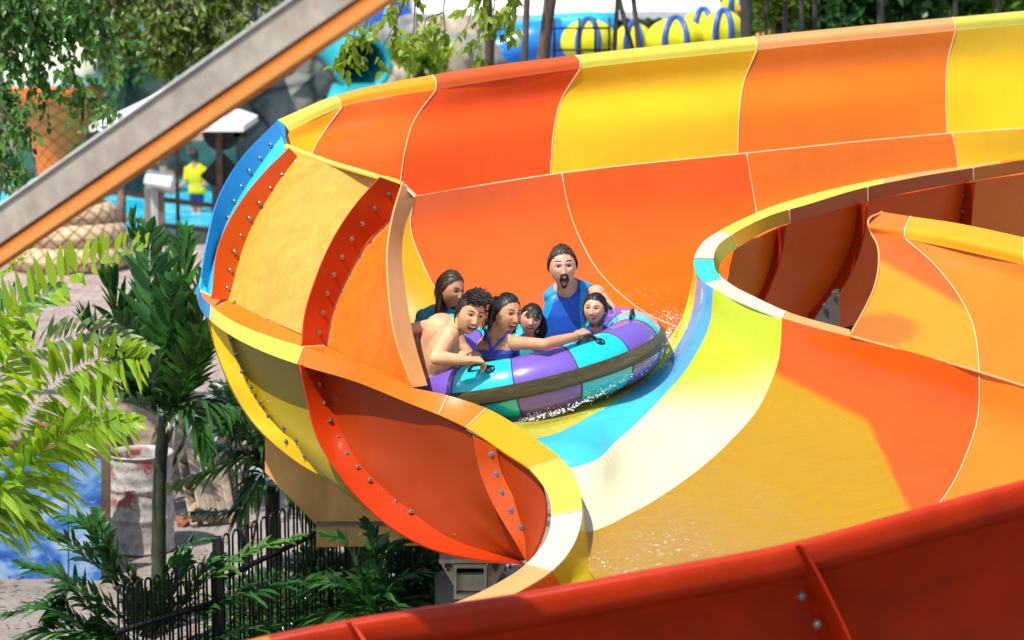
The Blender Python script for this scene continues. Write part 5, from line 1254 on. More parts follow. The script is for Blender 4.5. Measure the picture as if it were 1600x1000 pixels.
class Body:
    def __init__(s, name, label, group='riders on the raft', cat='person'):
        s.parts = []; s.mb = MB(); s.label = label; s.group = group; s.extra = []; s.rng = random.Random(len(label) * 7 + ord(label[5])); s.cat = cat
    def cap(s, a, b, ra, rb, tag_):
        a = Vector(a); b = Vector(b); s.parts.append((a, b, ra, rb, tag_))
        n = 6; pts = [a.lerp(b, i / (n - 1)) for i in range(n)]; s.mb.tube(pts, [ra + (rb - ra) * i / (n - 1) for i in range(n)], 14); s.mb.ball(a, ra * .998, 14, 9); s.mb.ball(b, rb * .998, 14, 9)
    def ell(s, c, r, tag_, rot=None): s.parts.append((Vector(c), Vector(c) + Vector((0, 0, .001)), min(r), min(r), tag_)); s.mb.ball(c, r, 18, 12, rot)
    def head(s, c, F, U, size, mo, sx=1.0):
        F = Vector(F).normalized(); U = Vector(U); Yl = -F; X = Yl.cross(U).normalized(); Z = X.cross(Yl).normalized()
        s.hM = Matrix.Translation(Vector(c)) @ (Matrix((X, Yl, Z)).transposed().to_4x4()) @ Matrix.Diagonal((size * sx, size, size, 1))
        s.hs = size; s.mo = mo; T = s.hM; nu, nv = 96, 72; D = dirs(nu, nv); vs = [T @ headpt(d, mo) for d in D]; fs = []
        for k in range(nu): fs.append((0, 1 + k, 1 + (k + 1) % nu))
        for i in range(nv - 2):
            for k in range(nu): a = 1 + i * nu; b_ = a + nu; fs.append((a + k, b_ + k, b_ + (k + 1) % nu, a + (k + 1) % nu))
        Lx = len(vs) - 1; a = 1 + (nv - 2) * nu
        for k in range(nu): fs.append((a + (k + 1) % nu, a + k, Lx))
        s.mb.add(vs, fs); s.parts.append((Vector(c), Vector(c) + Vector((0, 0, .001)), size * .36, size * .36, 'head'))
        R3 = T.to_3x3()
        for sg_ in (-1, 1): s.mb.ball(T @ Vector((sg_ * .335, .03, -.04)), (1, 1, 1), 10, 8, R3 @ Matrix.Diagonal((.028, .065, .10)) )
    def torso(s, neck, shL, shR, pelvis, chest=.11, waist=.095, hip=.11, depth=.8):
        neck, shL, shR, pelvis = map(Vector, (neck, shL, shR, pelvis)); mid = (shL + shR) / 2; ax = (shR - shL).normalized(); s.tp = (mid, pelvis)
        w2 = (shR - shL).length / 2; dn = (pelvis - mid)
        s.cap(neck + (mid - neck) * .2, mid, chest * .45, chest * .55, 'neck')
        for sh_ in (shL, shR): s.cap(neck + Vector((0, 0, chest * .12)), sh_, chest * .40, chest * .40, 'torso')
        for t in [.10 + .85 * q / 35 for q in range(36)]:
            wd = float(np.interp(t, (.10, .25, .42, .6, .78, .95), (.62, .58, .52, .45, .45, .55))); r = float(np.interp(t, (.10, .25, .42, .6, .78, .95), (.80, .97, .98, .9, .92, 1.0)))
            rr = float(np.interp(t, (.1, .4, .62, .95), (chest, chest, waist, hip))) * r
            c = mid + dn * t; s.cap(c - ax * w2 * wd, c + ax * w2 * wd, rr * depth, rr * depth, 'torso')
    def arm(s, sh, el, wr, r0=.05, r1=.036, r2=.026, t='arm'):
        sh, el, wr = map(Vector, (sh, el, wr)); s.ell(sh, (r0 * 1.12,) * 3, t); s.cap(sh, sh.lerp(el, .45), r0, r0 * .92, t); s.cap(sh.lerp(el, .45), el, r0 * .92, r1, t); s.cap(el, el.lerp(wr, .3), r1, r1 * 1.04, t); s.cap(el.lerp(wr, .3), wr, r1 * 1.04, r2, t)
    def hand(s, wr, d, up, sc=1.0, curl=62):
        wr = Vector(wr); d = Vector(d).normalized(); up = Vector(up); side = d.cross(up).normalized(); up = side.cross(d)
        for q in (-.028, -.010, .010, .026):
            s.cap(wr + side * q * .55 * sc, wr + (d * .078 + side * q * 1.05) * sc, .015 * sc, .0125 * sc, 'hand')
        for i, (q, ln) in enumerate(((-.031, .85), (-.011, 1.0), (.010, .95), (.029, .75))):
            p = wr + (d * .082 + side * q) * sc; a = 8 + 4 * i
            for j, l in enumerate((.042, .026, .021)):
                a += curl * (.55, .8, .6)[j]; dd = d * math.cos(R(a)) - up * math.sin(R(a)); p2 = p + dd * l * ln * sc; s.cap(p, p2, (.0098 - .001 * j) * sc, (.0090 - .001 * j) * sc, 'hand'); p = p2
        p = wr + (d * .02 - side * .026) * sc; p2 = p + (d * .035 - side * .022 - up * .012) * sc; p3 = p2 + (d * .03 + side * .002 - up * .022) * sc
        s.cap(p, p2, .013 * sc, .011 * sc, 'hand'); s.cap(p2, p3, .0105 * sc, .0085 * sc, 'hand')
    def leg(s, hip, kn, an, toe, r0=.08, r1=.052, r2=.034, t='leg'):
        hip, kn, an, toe = map(Vector, (hip, kn, an, toe)); s.cap(hip, kn, r0, r1, t); s.cap(kn, kn.lerp(an, .35), r1, r1 * .98, t); s.cap(kn.lerp(an, .35), an, r1 * .98, r2, t); s.cap(an, toe, r2 * .95, r2 * .7, 'foot')
    def build(s, skin, voxel=.0042, smooth=3):
        me = bpy.data.meshes.new('tmp'); me.from_pydata([tuple(v) for v in s.mb.v], [], s.mb.f); o = bpy.data.objects.new('tmp', me); COL.objects.link(o)
        m = o.modifiers.new('r', 'REMESH'); m.mode = 'VOXEL'; m.voxel_size = voxel; m.use_smooth_shade = True
        m = o.modifiers.new('s', 'SMOOTH'); m.factor = .5; m.iterations = smooth
        dg = bpy.context.evaluated_depsgraph_get(); dg.update(); ev = o.evaluated_get(dg); me2 = bpy.data.meshes.new_from_object(ev); bpy.data.objects.remove(o)
        me2.name = 'person'; me2.materials.clear(); me2.polygons.foreach_set('use_smooth', [True] * len(me2.polygons))
        s.o = link('person', me2, None, skin); tag(s.o, s.label, s.cat, s.group)
        n = len(me2.vertices); co = np.empty(n * 3); me2.vertices.foreach_get('co', co); s.co = co.reshape(-1, 3)
        nn = np.empty(n * 3, dtype=np.float32); me2.vertices.foreach_get('normal', nn) if False else None
        s.no = np.array([tuple(v.normal) for v in me2.vertices]); best = np.full(n, 1e9); s.tags = np.zeros(n, int); names = []
        for (a, b, ra, rb, tg) in s.parts:
            if tg not in names: names.append(tg)
            A = np.array(a); B = np.array(b) - A; t = np.clip(((s.co - A) @ B) / (B @ B + 1e-12), 0, 1); d = np.linalg.norm(s.co - A - t[:, None] * B, axis=1) - (ra + (rb - ra) * t)
            k = d < best; best[k] = d[k]; s.tags[k] = names.index(tg)
        s.names = names; return s.o
    def cloth(s, name, mat, tags, cond=None, off=.006, label=None):
        ids = [s.names.index(t) for t in tags if t in s.names]; ok = np.isin(s.tags, ids)
        if cond is not None: ok &= np.array([bool(cond(p)) for p in s.co])
        fs = [tuple(p.vertices) for p in s.o.data.polygons if all(ok[v] for v in p.vertices)]
        cnt = {}
        for f in fs:
            for i in range(len(f)): e = (f[i], f[(i + 1) % len(f)]); k = (min(e), max(e)); cnt[k] = cnt.get(k, 0) + 1
        bd = set(); [bd.update(k) for k, c in cnt.items() if c == 1]
        used = sorted({v for f in fs for v in f}); mp = {v: i for i, v in enumerate(used)}
        vs = [s.co[v] + s.no[v] * (off + .001 * noise.noise(Vector(s.co[v]) * 14) if v not in bd else -.001) for v in used]
        # folded hem: duplicate of the border just outside
        o = mesh_obj(name, vs, [tuple(mp[v] for v in f) for f in fs], mat, None)
        o.parent = s.o
        if label: o['label'] = label
        return o
    def part(s, mb, name, mat, label=None):
        o = mb.build(name, mat, None); o.parent = s.o
        if label: o['label'] = label
        return o
    def face(s, hairm, gaze=(0, 0), teeth='up', brow=.0, squint=.0, lipr=.011, eye=1.0, beard=None, wide=1.0):
        T = s.hM; hs = s.hs; mo = s.mo; R3 = T.to_3x3()
        def surf(x, z):
            d = Vector((x / .335, -1, z / .5)); u = Vector((x / .335, -math.sqrt(max(.05, 1 - (x / .335) ** 2 - (z / .5) ** 2)), z / .5)).normalized(); return headpt(u, mo)
        for sg_ in (-1, 1):
            p = surf(sg_ * .135, .005) + Vector((0, .026, 0)); mb = MB(); mb.ball(T @ p, 1, 16, 10, R3 @ Matrix.Diagonal((.066, .045, (.037 - .018 * squint) * eye))); ew = s.part(mb, 'eye', M_EYEW)
            q = p + Vector((gaze[0] * .022, -.036, gaze[1] * .012)); mb = MB(); mb.ball(T @ q, 1, 12, 8, R3 @ Matrix.Diagonal((.036, .016, (.035 - .016 * squint)))); o = mb.build('iris', M_IRIS, None); o.parent = ew
            mb = MB(); mb.tube([T @ (surf(sg_ * .135 + dx, .006 + (.036 - .017 * squint) * eye * (1 - (dx / .075) ** 2)) + Vector((0, -.008, 0))) for dx in (-.07, -.04, 0, .04, .07)], [.004 * hs, .009 * hs, .011 * hs, .009 * hs, .004 * hs], 5); s.part(mb, 'eyelashes', M_HAIR)
            mb = MB(); mb.tube([T @ (surf(sg_ * (.135 + dx), .105 + brow + .018 * (1 - ((dx - .02) / .09) ** 2)) + Vector((0, -.006, 0))) for dx in (-.085, -.04, 0, .05, .09)], [.010 * hs, .015 * hs, .015 * hs, .012 * hs, .005 * hs], 6); s.part(mb, 'eyebrow', hairm)
        def surf0(x, z): return headpt(Vector((x / .352, -math.sqrt(max(.05, 1 - (x / .352) ** 2 - (z / .5) ** 2)), z / .5)).normalized(), 0)
        mz = -.285 - .03 * mo; rx = .088 + .072 * (1 - mo) * min(1, mo * 3); rz = (.026 + .084 * mo) * (1.12 - .12 * wide); rx *= wide
        ctr = surf(0, mz); pts = []
        for k in range(20):
            a = 2 * math.pi * k / 20; x = rx * math.cos(a); z = mz + rz * math.sin(a) * (1 if math.sin(a) < 0 else (.85 - .3 * (1 - mo))) + .075 * (abs(math.cos(a)) ** 3) * (1 - mo) * min(1, mo * 4)
            d = Vector((x * 1.3 / .335, 0, z / .5)); yy = surf(x * 1.35, mz + (z - mz) * 1.35).y
            pts.append(T @ Vector((x, surf0(x * .9, z * .8 + mz * .2).y - .002 + .03 * (abs(x) / rx) ** 3, z)))
        mb = MB(); mb.tube(pts, [hs * lipr] * 20, 7, closed=True); s.part(mb, 'lips', M_LIP)
        yin = surf(0, mz).y
        mb = MB(); mb.ball(T @ Vector((0, surf0(0, mz).y + .052, mz)), 1, 16, 10, R3 @ Matrix.Diagonal((rx * .98, .045, rz * .95))); s.part(mb, 'mouth', M_MOUTH)
        ylip = surf0(0, mz).y + .014
        mb = MB(); pts = [T @ Vector((x, ylip + 2.2 * x * x, mz + rz * (.42 - .1 * (1 - mo)) + .05 * (abs(x) / rx) ** 2 * (1 - mo))) for x in (-rx * .78, -rx * .4, 0, rx * .4, rx * .78)]
        mb.tube(pts, [.016 * hs, .029 * hs, .032 * hs, .029 * hs, .016 * hs], 8); s.part(mb, 'teeth', M_TEETH)
        if mo > .4: mb = MB(); mb.ball(T @ Vector((0, ylip + .03, mz - rz * .70)), 1, 12, 8, R3 @ Matrix.Diagonal((rx * .5, .034, rz * .2))); s.part(mb, 'tongue', M_TONGUE)
        if beard:
            mb = MB(); rg = s.rng
            for q in range(520):
                a = rg.uniform(-math.pi, math.pi); rr = rg.uniform(1.22, 1.62); x = rx * rr * math.cos(a) * .92; z = mz + rz * rr * math.sin(a)
                if math.sin(a) > .1 and rr > 1.5: continue
                if math.sin(a) < -.3: z -= rg.uniform(0, .055); x *= .75
                p = surf(x, max(-.49, z)) + Vector((0, -.004, 0)); e = p + Vector((rg.gauss(0, .008), -.008, -rg.uniform(.02, .05)))
                mb.tube([T @ p, T @ e], [.0045 * hs, .002 * hs], 3)
            s.part(mb, 'beard', M_HAIRB)
    def hair(s, mat, low=-.32, thick=.03, strands=260, flow=None, ln=(.1, .2), rad=.006, part=None, segs=5, name='hair', extra=None, hl=0.0):
        T = s.hM; mb = MB(); nu, nv = 72, 54; D = dirs(nu, nv); idx = {}; rg = s.rng
        P_ = [headpt(d, 0) for d in D]
        def ok(i): p = P_[i]; return p.z > hairline(p, low) + hl + .012 * math.sin(p.x * 60)
        msk = [ok(i) for i in range(len(D))]; vs = []
        for i, d in enumerate(D):
            p = P_[i]; e = min(1, max(0, (p.z - hairline(p, low) - hl) * 9)); k = thick * (.35 + .65 * e) + .010 * noise.noise(Vector((d.x * 9, d.y * 9, d.z * 3)))
            vs.append(T @ (p + d * (k + .012)))
        fs = []
        for k in range(nu): fs.append((0, 1 + k, 1 + (k + 1) % nu))
        for i in range(nv - 2):
            for k in range(nu): a = 1 + i * nu; b_ = a + nu; fs.append((a + k, b_ + k, b_ + (k + 1) % nu, a + (k + 1) % nu))
        fs = [f for f in fs if all(msk[v] for v in f)]; used = sorted({v for f in fs for v in f}); mp = {v: i for i, v in enumerate(used)}
        mb.add([vs[v] for v in used], [tuple(mp[v] for v in f) for f in fs])
        cand = [i for i in range(len(D)) if msk[i]]
        for q in range(strands):
            i = rg.choice(cand); d = D[i]; p = P_[i] + d * (thick * .8); l = rg.uniform(*ln); pts = [p.copy()]; dr_ = Vector(flow(p, d)) + Vector((rg.gauss(0, .10), rg.gauss(0, .10), rg.gauss(0, .10)))
            for j in range(segs):
                uo = Vector((p.x / .124, p.y / .164, p.z / .25)).normalized(); dr_ = dr_ - uo * max(0, dr_.dot(uo)) * .72; dr_ = dr_.normalized(); p = p + dr_ * l / segs
                # stay outside the head
                u = Vector((p.x / .335, p.y / .405, p.z / .5)); 
                if u.length < 1.09 + thick: un = u.normalized(); f = (1.09 + thick + rg.uniform(0, .05)); p = Vector((un.x * .335 * f, un.y * .405 * f, un.z * .5 * f))
                pts.append(p.copy()); dr_ = dr_ + Vector(flow(p, d)) * .4
            mb.tube([T @ x for x in pts], [s.hs * rad * (1.2 - 1.0 * j / segs) for j in range(segs + 1)], 4, cap=False)
        if extra: extra(mb, T, rg)
        return s.part(mb, name, mat)

def facing(yaw, pitch=0, roll=0):
    """yaw>0 turns the face to the picture's right, pitch>0 up, roll>0 tilts the crown to the right"""
    F = Vector((math.sin(R(yaw)) * math.cos(R(pitch)), -math.cos(R(yaw)) * math.cos(R(pitch)), math.sin(R(pitch))))
    U = Vector((math.sin(R(roll)), 0, math.cos(R(roll)))); return F, U
def unit(a, b): return (Vector(b) - Vector(a)).normalized()

# ---- bearded man, back of the raft
b1 = Body('person', 'bearded man screaming in a blue sleeveless top, the highest rider in the raft')
F, U = facing(4, 6, -3); b1.head(P(879, 416, 15.26), F, U, .246, 1.0, 1.0)
b1.cap(P(881, 425, 15.40), P(885, 458, 15.42), .055, .066, 'neckskin')
sL, sR = P(861, 463, 15.42), P(922, 456, 15.42)
b1.torso(P(886, 444, 15.42), sL, sR, P(883, 585, 15.45), .105, .105, .115, .95)
b1.arm(P(932, 460, 15.38), P(962, 496, 15.3), P(976, 492, 15.08), .056, .042, .030)
b1.hand(P(976, 491, 15.12), unit(P(976, 491, 15.12), P(990, 486, 15.05)), (0, 0, 1), 1.0)
b1.arm(P(862, 466, 15.5), P(866, 520, 15.66), P(852, 548, 15.72), .05, .038, .028); b1.hand(P(852, 548, 15.72), (0, 0, -1), (-1, 0, 0), 1)
b1.leg(P(872, 580, 15.4), P(862, 568, 15.02), P(858, 640, 14.95), P(858, 645, 14.8)); b1.leg(P(900, 580, 15.4), P(905, 565, 15.02), P(905, 630, 14.95), P(905, 635, 14.8))
b1.build(SK_LIGHT)
M_BL1 = simple('royal_blue_lycra', rgb(15, 92, 205), .5, var=.08, scale=20, bump=.05); M_BL2 = simple('sky_blue_lycra', rgb(20, 165, 230), .5, var=.08, scale=20); M_NAVY = simple('navy_lycra', rgb(35, 45, 120), .5, var=.1)
nk = P(883, 444, 15.38)
ccond = lambda p: True
def inpx(p): return px_of(p)
b1.cloth('swim_top', M_BL1, ['torso', 'neck'], lambda p: (Vector(p) - nk).length > .078)
b1.cloth('side_panel', M_BL2, ['torso', 'neck'], lambda p: (Vector(p) - nk).length > .082 and inpx(p)[0] >= 905, .009)
b1.cloth('side_panel', M_BL2, ['torso', 'neck'], lambda p: (Vector(p) - nk).length > .075 and inpx(p)[0] <= 872 - (inpx(p)[1] - 460) * .35 and inpx(p)[1] < 500, .009)
b1.face(M_HAIRB, (0, -.3), brow=.03, squint=.3, beard=True)
b1.hair(M_HAIRB, -.12, .045, 520, lambda p, d: (d.x * .6 + .15, .6, .5 if p.z > .3 else -.3), (.12, .22), .008)

# ---- boy at the right
b2 = Body('person', 'small boy with wet dark hair looking up in front of the bearded man')
F, U = facing(-16, 10, 2); b2.head(P(929, 483, 14.8), F, U, .183, .35, 1.04)
b2.cap(P(931, 495, 14.84), P(931, 512, 14.86), .036, .042, 'neckskin')
b2.torso(P(931, 512, 14.86), P(914, 524, 14.86), P(950, 522, 14.88), P(925, 590, 14.88), .082, .075, .08, .8)
b2.arm(P(912, 524, 14.86), P(900, 560, 14.8), P(905, 545, 14.55), .033, .026, .019); b2.hand(P(905, 545, 14.55), (.2, -1, .1), (0, 0, 1), .7)
b2.arm(P(952, 522, 14.88), P(962, 555, 14.85), P(950, 540, 14.6), .033, .026, .019); b2.hand(P(950, 540, 14.6), (.1, -1, .2), (0, 0, 1), .7)
b2.leg(P(918, 592, 14.88), P(905, 585, 14.62), P(905, 630, 14.75), P(903, 632, 14.6), .05, .036, .026); b2.leg(P(935, 592, 14.88), P(938, 585, 14.62), P(938, 625, 14.75), P(938, 628, 14.6), .05, .036, .026)
b2.build(SK_KID, .0036)
nk2 = P(931, 510, 14.86)
b2.cloth('swim_top', M_BL1, ['torso', 'neck'], lambda p: (Vector(p) - nk2).length > .045, .005); b2.cloth('sleeve', M_NAVY, ['arm'], lambda p: px_of(p)[1] < 536 and px_of(p)[0] < 925, .005); b2.cloth('sleeve', M_NAVY, ['arm'], lambda p: px_of(p)[1] < 536 and px_of(p)[0] > 940, .005)
b2.face(M_HAIR, (-.4, .4), eye=1.1)
def flow_down(p, d): return (d.x * .3, d.y * .25 + .12, -1)
b2.hair(M_HAIR, -.42, .035, 420, lambda p, d: (d.x * 1.2, 1.2 if p.y < .0 else .1, -.15 if p.z > .35 else -.8), (.25, .42), .008, hl=-.02)

# ---- little girl
b3 = Body('person', 'little smiling girl with dark pigtails in a turquoise swimsuit between woman and man')
F, U = facing(8, 4, 16); b3.head(P(829, 498, 14.75), F, U, .176, .28, 1.06)
b3.cap(P(829, 508, 14.8), P(830, 524, 14.82), .034, .040, 'neckskin')
b3.torso(P(830, 524, 14.82), P(813, 535, 14.82), P(847, 537, 14.84), P(832, 600, 14.85), .075, .068, .075, .8)
b3.arm(P(811, 536, 14.82), P(805, 570, 14.8), P(812, 560, 14.6), .028, .022, .017); b3.hand(P(812, 560, 14.6), (.1, -1, .1), (0, 0, 1), .65)
b3.arm(P(849, 538, 14.84), P(858, 570, 14.8), P(852, 560, 14.6), .028, .022, .017); b3.hand(P(852, 560, 14.6), (.1, -1, .1), (0, 0, 1), .65)
b3.leg(P(824, 602, 14.85), P(822, 590, 14.6), P(822, 635, 14.7), P(822, 637, 14.56), .045, .033, .024); b3.leg(P(840, 602, 14.85), P(842, 590, 14.6), P(842, 630, 14.7), P(842, 633, 14.56), .045, .033, .024)
b3.build(SK_KID, .0036); M_TQ = simple('turquoise_lycra', rgb(0, 185, 205), .5, var=.08, scale=20)
nk3 = P(830, 524, 14.8); b3.cloth('swimsuit', M_TQ, ['torso', 'neck'], lambda p: (Vector(p) - nk3).length > .05, .005)
b3.face(M_HAIR, (0, 0), squint=.5, brow=.0, wide=1.2)
def pigt(mb, T, rg):
    for sx in (-1, 1):
        root = Vector((sx * .36, .12, .12))
        for q in range(70):
            p = root + Vector((rg.gauss(0, .04), rg.gauss(0, .04), rg.gauss(0, .05))); pts = []; ph = rg.uniform(0, 6); out = rg.uniform(.02, .28)
            for j in range(9):
                t = j / 8; pts.append(T @ (p + Vector((sx * (out * math.sin(t * 2.4)), .03 * t, -.75 * t * rg.uniform(.95, 1.05))) + Vector((.035 * math.sin(ph + t * 11), .035 * math.cos(ph + t * 11), 0))))
            mb.tube(pts, [.176 * .012] * 9, 4, cap=False)
    for q in range(60):                               # fringe
        x = rg.uniform(-.24, .24); p = headpt(Vector((x / .335, -.75, .7)).normalized(), 0); pts = [T @ (p + Vector((rg.gauss(0, .01), -.02, .03)))]
        for j in range(1, 5): pts.append(T @ (headpt(Vector((x * (1 + .15 * j) / .335 , -.9, .72 - .14 * j)).normalized(), 0) + Vector((rg.gauss(0, .008), -.02, 0))))
        mb.tube(pts, [.176 * .009] * 5, 4, cap=False)
b3.hair(M_HAIR, -.3, .03, 300, lambda p, d: (d.x * 1.0, .25, -.3), (.15, .3), .008, extra=pigt)

# ---- woman with curly ponytail reaching right
b4 = Body('person', 'laughing woman with a curly dark ponytail and blue racer-back top, arm outstretched')
F, U = facing(38, 2, 8); b4.head(P(793, 490, 14.38), F, U, .226, .55, .98)
b4.cap(P(787, 500, 14.43), P(778, 522, 14.42), .046, .054, 'neckskin')
b4.torso(P(777, 520, 14.42), P(756, 538, 14.52), P(803, 536, 14.32), P(772, 605, 14.5), .10, .088, .11, .82)
b4.arm(P(807, 536, 14.28), P(850, 538, 14.16), P(899, 525, 14.25), .043, .034, .023)
b4.hand(P(901, 523, 14.28), unit(P(901, 523, 14.28), P(918, 517, 14.33)), (0, -.3, 1), .95)
b4.arm(P(756, 541, 14.52), P(748, 575, 14.6), P(765, 590, 14.75), .040, .032, .023); b4.hand(P(765, 590, 14.75), (1, .4, 0), (0, 0, 1), .9)
b4.leg(P(765, 612, 14.5), P(790, 595, 14.9), P(790, 640, 15.0), P(795, 645, 15.1)); b4.leg(P(785, 612, 14.5), P(815, 598, 14.85), P(815, 645, 14.95), P(820, 648, 15.05))
b4.build(SK_TAN); M_VIO = simple('violet_blue_lycra', rgb(70, 78, 205), .45, var=.1, scale=20); M_NV = simple('deep_blue_lycra', rgb(20, 50, 135), .45, var=.1)
def racer(p):
    x, y = px_of(p)
    if y > 556: return True
    if y > 546: return x < 768 or x > 776 or True
    # two straps and a keyhole
    return (abs(x - (768 - (546 - y) * .35)) < 3.2) or (abs(x - (770 + (546 - y) * .9)) < 3.4)
b4.cloth('racer_top', M_VIO, ['torso', 'neck'], lambda p: racer(p) and px_of(p)[1] < 560, .005)
b4.cloth('swim_top', M_NV, ['torso', 'neck'], lambda p: px_of(p)[1] >= 560 or (px_of(p)[1] > 550 and px_of(p)[0] > 778), .006)
br_ = MB(); wv0 = P(897, 525, 14.275); ax_ = unit(P(897, 525, 14.275), P(905, 521, 14.29)); q1 = ax_.orthogonal().normalized(); q2 = ax_.cross(q1)
br_.tube([wv0 + (q1 * math.cos(k * math.pi / 8) + q2 * math.sin(k * math.pi / 8)) * .027 for k in range(16)], .003, 5, closed=True); b4.part(br_, 'bracelet', M_HAIR)
b4.face(M_HAIR, (-.9, 0), eye=1.1, brow=.01, squint=.1, wide=1.25)
def pony(mb, T, rg):
    for q in range(150):
        ph = rg.uniform(0, 6.28); a0 = Vector((rg.gauss(0, .05), .36 + rg.gauss(0, .04), .36 + rg.gauss(0, .05))); pts = []
        w1 = rg.gauss(0, .09); w2 = rg.gauss(0, .07); l = rg.uniform(.75, 1.3)
        for j in range(13):
            t = j / 12; pts.append(T @ (a0 + Vector((w1 * (.4 + t), .20 * math.sin(min(1, t * 2.2) * 1.57) + w2 * t, .10 * math.sin(t * 3.1) - l * t * t ** .2)) + Vector((.03 * math.sin(ph + t * 15), .03 * math.cos(ph + t * 15), 0))))
        mb.tube(pts, [.226 * .013] * 13, 4, cap=False)
b4.hair(M_HAIR, -.2, .012, 500, lambda p, d: (-p.x * 2.2, 1.2, .25 + (.35 - p.z) * .9), (.3, .5), .006, extra=pony)

# ---- shirtless young man
b5 = Body('person', 'shirtless young man laughing, with spiky black hair, by the peach flange')
F, U = facing(24, -4, 12); b5.head(P(735, 490, 14.28), F, U, .238, .62, .98)
b5.cap(P(727, 500, 14.38), P(706, 516, 14.42), .052, .062, 'neckskin')
b5.torso(P(706, 512, 14.45), P(684, 512, 14.62), P(706, 528, 14.26), P(664, 612, 14.5), .115, .105, .11, .82)
b5.cap(P(690, 518, 14.45), P(668, 590, 14.48), .115, .10, 'torso')
b5.arm(P(702, 524, 14.2), P(682, 560, 14.06), P(732, 563, 14.06), .054, .041, .027)
b5.hand(P(732, 562, 14.06), unit(P(732, 562, 14.06), P(756, 563, 14.1)), (0, -.25, 1), 1.02, 58)
b5.arm(P(684, 508, 14.65), P(652, 512, 14.6), P(622, 520, 14.5), .048, .036, .027); b5.hand(P(622, 520, 14.5), (-1, 0, -.2), (0, 0, 1), 1.0)
b5.leg(P(672, 612, 14.55), P(742, 562, 14.42), P(742, 640, 14.6), P(755, 645, 14.6), .085, .055, .038); b5.leg(P(672, 612, 14.75), P(725, 560, 14.85), P(735, 640, 14.85), P(745, 645, 14.85), .085, .055, .038)
b5.build(SK_YM)
b5.cloth('swim_shorts', M_NAVY, ['leg', 'torso'], lambda p: px_of(p)[1] > 592 and px_of(p)[0] < 712, .007)
b5.face(M_HAIR, (.2, .1), squint=.7, brow=.0, wide=1.2)
def spikes(mb, T, rg):
    for q in range(240):
        d = Vector((rg.uniform(-.9, .95), rg.uniform(-1, .3), rg.uniform(.55, 1))).normalized(); p = headpt(d, 0); 
        if p.z < .24: continue
        pts = [T @ p, T @ (p + d * .07 + Vector((.03, -.03, .05))), T @ (p + d * .10 + Vector((.10 + rg.gauss(0, .03), -.10, .09 + rg.gauss(0, .02)))), T @ (p + d * .10 + Vector((.16 + rg.gauss(0, .03), -.16, .05 + rg.gauss(0, .03))))]
        mb.tube(pts, [.238 * .014, .238 * .012, .238 * .009, .238 * .003], 4, cap=False)
b5.hair(M_HAIR, -.15, .03, 420, lambda p, d: (d.x * .6 + .2, .1, .3 if p.z > .2 else -.6), (.1, .2), .008, extra=spikes)

# ---- woman at the back left
b6 = Body('person', 'woman with long brown hair and turquoise top, behind the shirtless man')
F, U = facing(46, -6, 4); b6.head(P(705, 452, 15.05), F, U, .222, .08, .96)
b6.cap(P(700, 465, 15.12), P(690, 486, 15.12), .045, .052, 'neckskin')
b6.torso(P(690, 484, 15.12), P(664, 494, 15.14), P(706, 498, 15.08), P(668, 575, 15.2), .105, .09, .11, .82)
b6.arm(P(662, 495, 15.14), P(648, 535, 15.1), P(640, 565, 14.95), .042, .034, .024); b6.hand(P(640, 565, 14.95), (0, -.3, -1), (-1, 0, 0), .9)
b6.arm(P(708, 500, 15.06), P(722, 540, 15.0), P(740, 560, 14.95), .040, .033, .024); b6.hand(P(740, 560, 14.95), (1, -.3, 0), (0, 0, 1), .9)
b6.leg(P(662, 580, 15.2), P(700, 575, 14.9), P(705, 635, 14.9), P(715, 640, 14.85)); b6.leg(P(680, 580, 15.2), P(725, 578, 15.0), P(730, 635, 15.0), P(740, 640, 14.95))
b6.build(SK_TAN)
nk6 = P(690, 484, 15.12)
b6.cloth('rash_top', M_TQ, ['torso', 'neck'], lambda p: (Vector(p) - nk6).length > .06, .006); b6.cloth('sleeve', M_TQ, ['arm'], lambda p: px_of(p)[1] < 522 and px_of(p)[0] < 690, .006); b6.cloth('sleeve', M_TQ, ['arm'], lambda p: px_of(p)[1] < 522 and px_of(p)[0] > 690, .006)
b6.face(M_HAIRB, (.3, -.3), squint=.2)
def longh(mb, T, rg):
    for q in range(220):
        a = rg.uniform(-.05, 3.2); p = Vector((.345 * math.cos(a), .36 * math.sin(a) + .08, rg.uniform(-.05, .15))); pts = [T @ p]
        for j in range(1, 8): t = j / 7; pts.append(T @ (p * (1 - .12 * t) + Vector((.05 * math.sin(q) * t, .0, -1.05 * t * rg.uniform(.97, 1.03)))))
        mb.tube(pts, [.222 * .014] * 8, 4, cap=False)
b6.hair(M_HAIRB, -.42, .03, 460, lambda p, d: (p.x * 1.6, 1.3 if p.y < .08 else .15, -.7), (.4, .7), .008, extra=longh)

# ---- bather in yellow, back towards us
b7 = Body('person', 'child bather in a yellow shirt wading in the pool, seen from behind', None)
Yb = 44; c7 = P(306, 300, Yb); z0 = P(306, 300, Yb).z
def q7(x, y, dy=0): return P(x, y, Yb + dy)
b7.head(q7(303, 243), Vector((-.3, 1, -.1)), Vector((0, 0, 1)), .21, 0)
b7.cap(q7(304, 250), q7(305, 262), .05, .055, 'neckskin'); b7.torso(q7(305, 258), q7(295, 264), q7(316, 264), q7(308, 300), .11, .10, .11, .8)
b7.arm(q7(293, 265), q7(290, 285, -.05), q7(280, 292, -.2), .045, .036, .027); b7.hand(q7(280, 292, -.2), (-1, 0, -.1), (0, 0, 1), .9)
b7.arm(q7(318, 265), q7(324, 282, -.1), q7(316, 290, -.3), .045, .036, .027); b7.hand(q7(316, 290, -.3), (-1, -.3, 0), (0, 0, 1), .9)
b7.leg(q7(303, 300), q7(303, 325), q7(303, 350), q7(303, 351, .15)); b7.leg(q7(312, 300), q7(312, 325), q7(312, 350), q7(312, 351, .15))
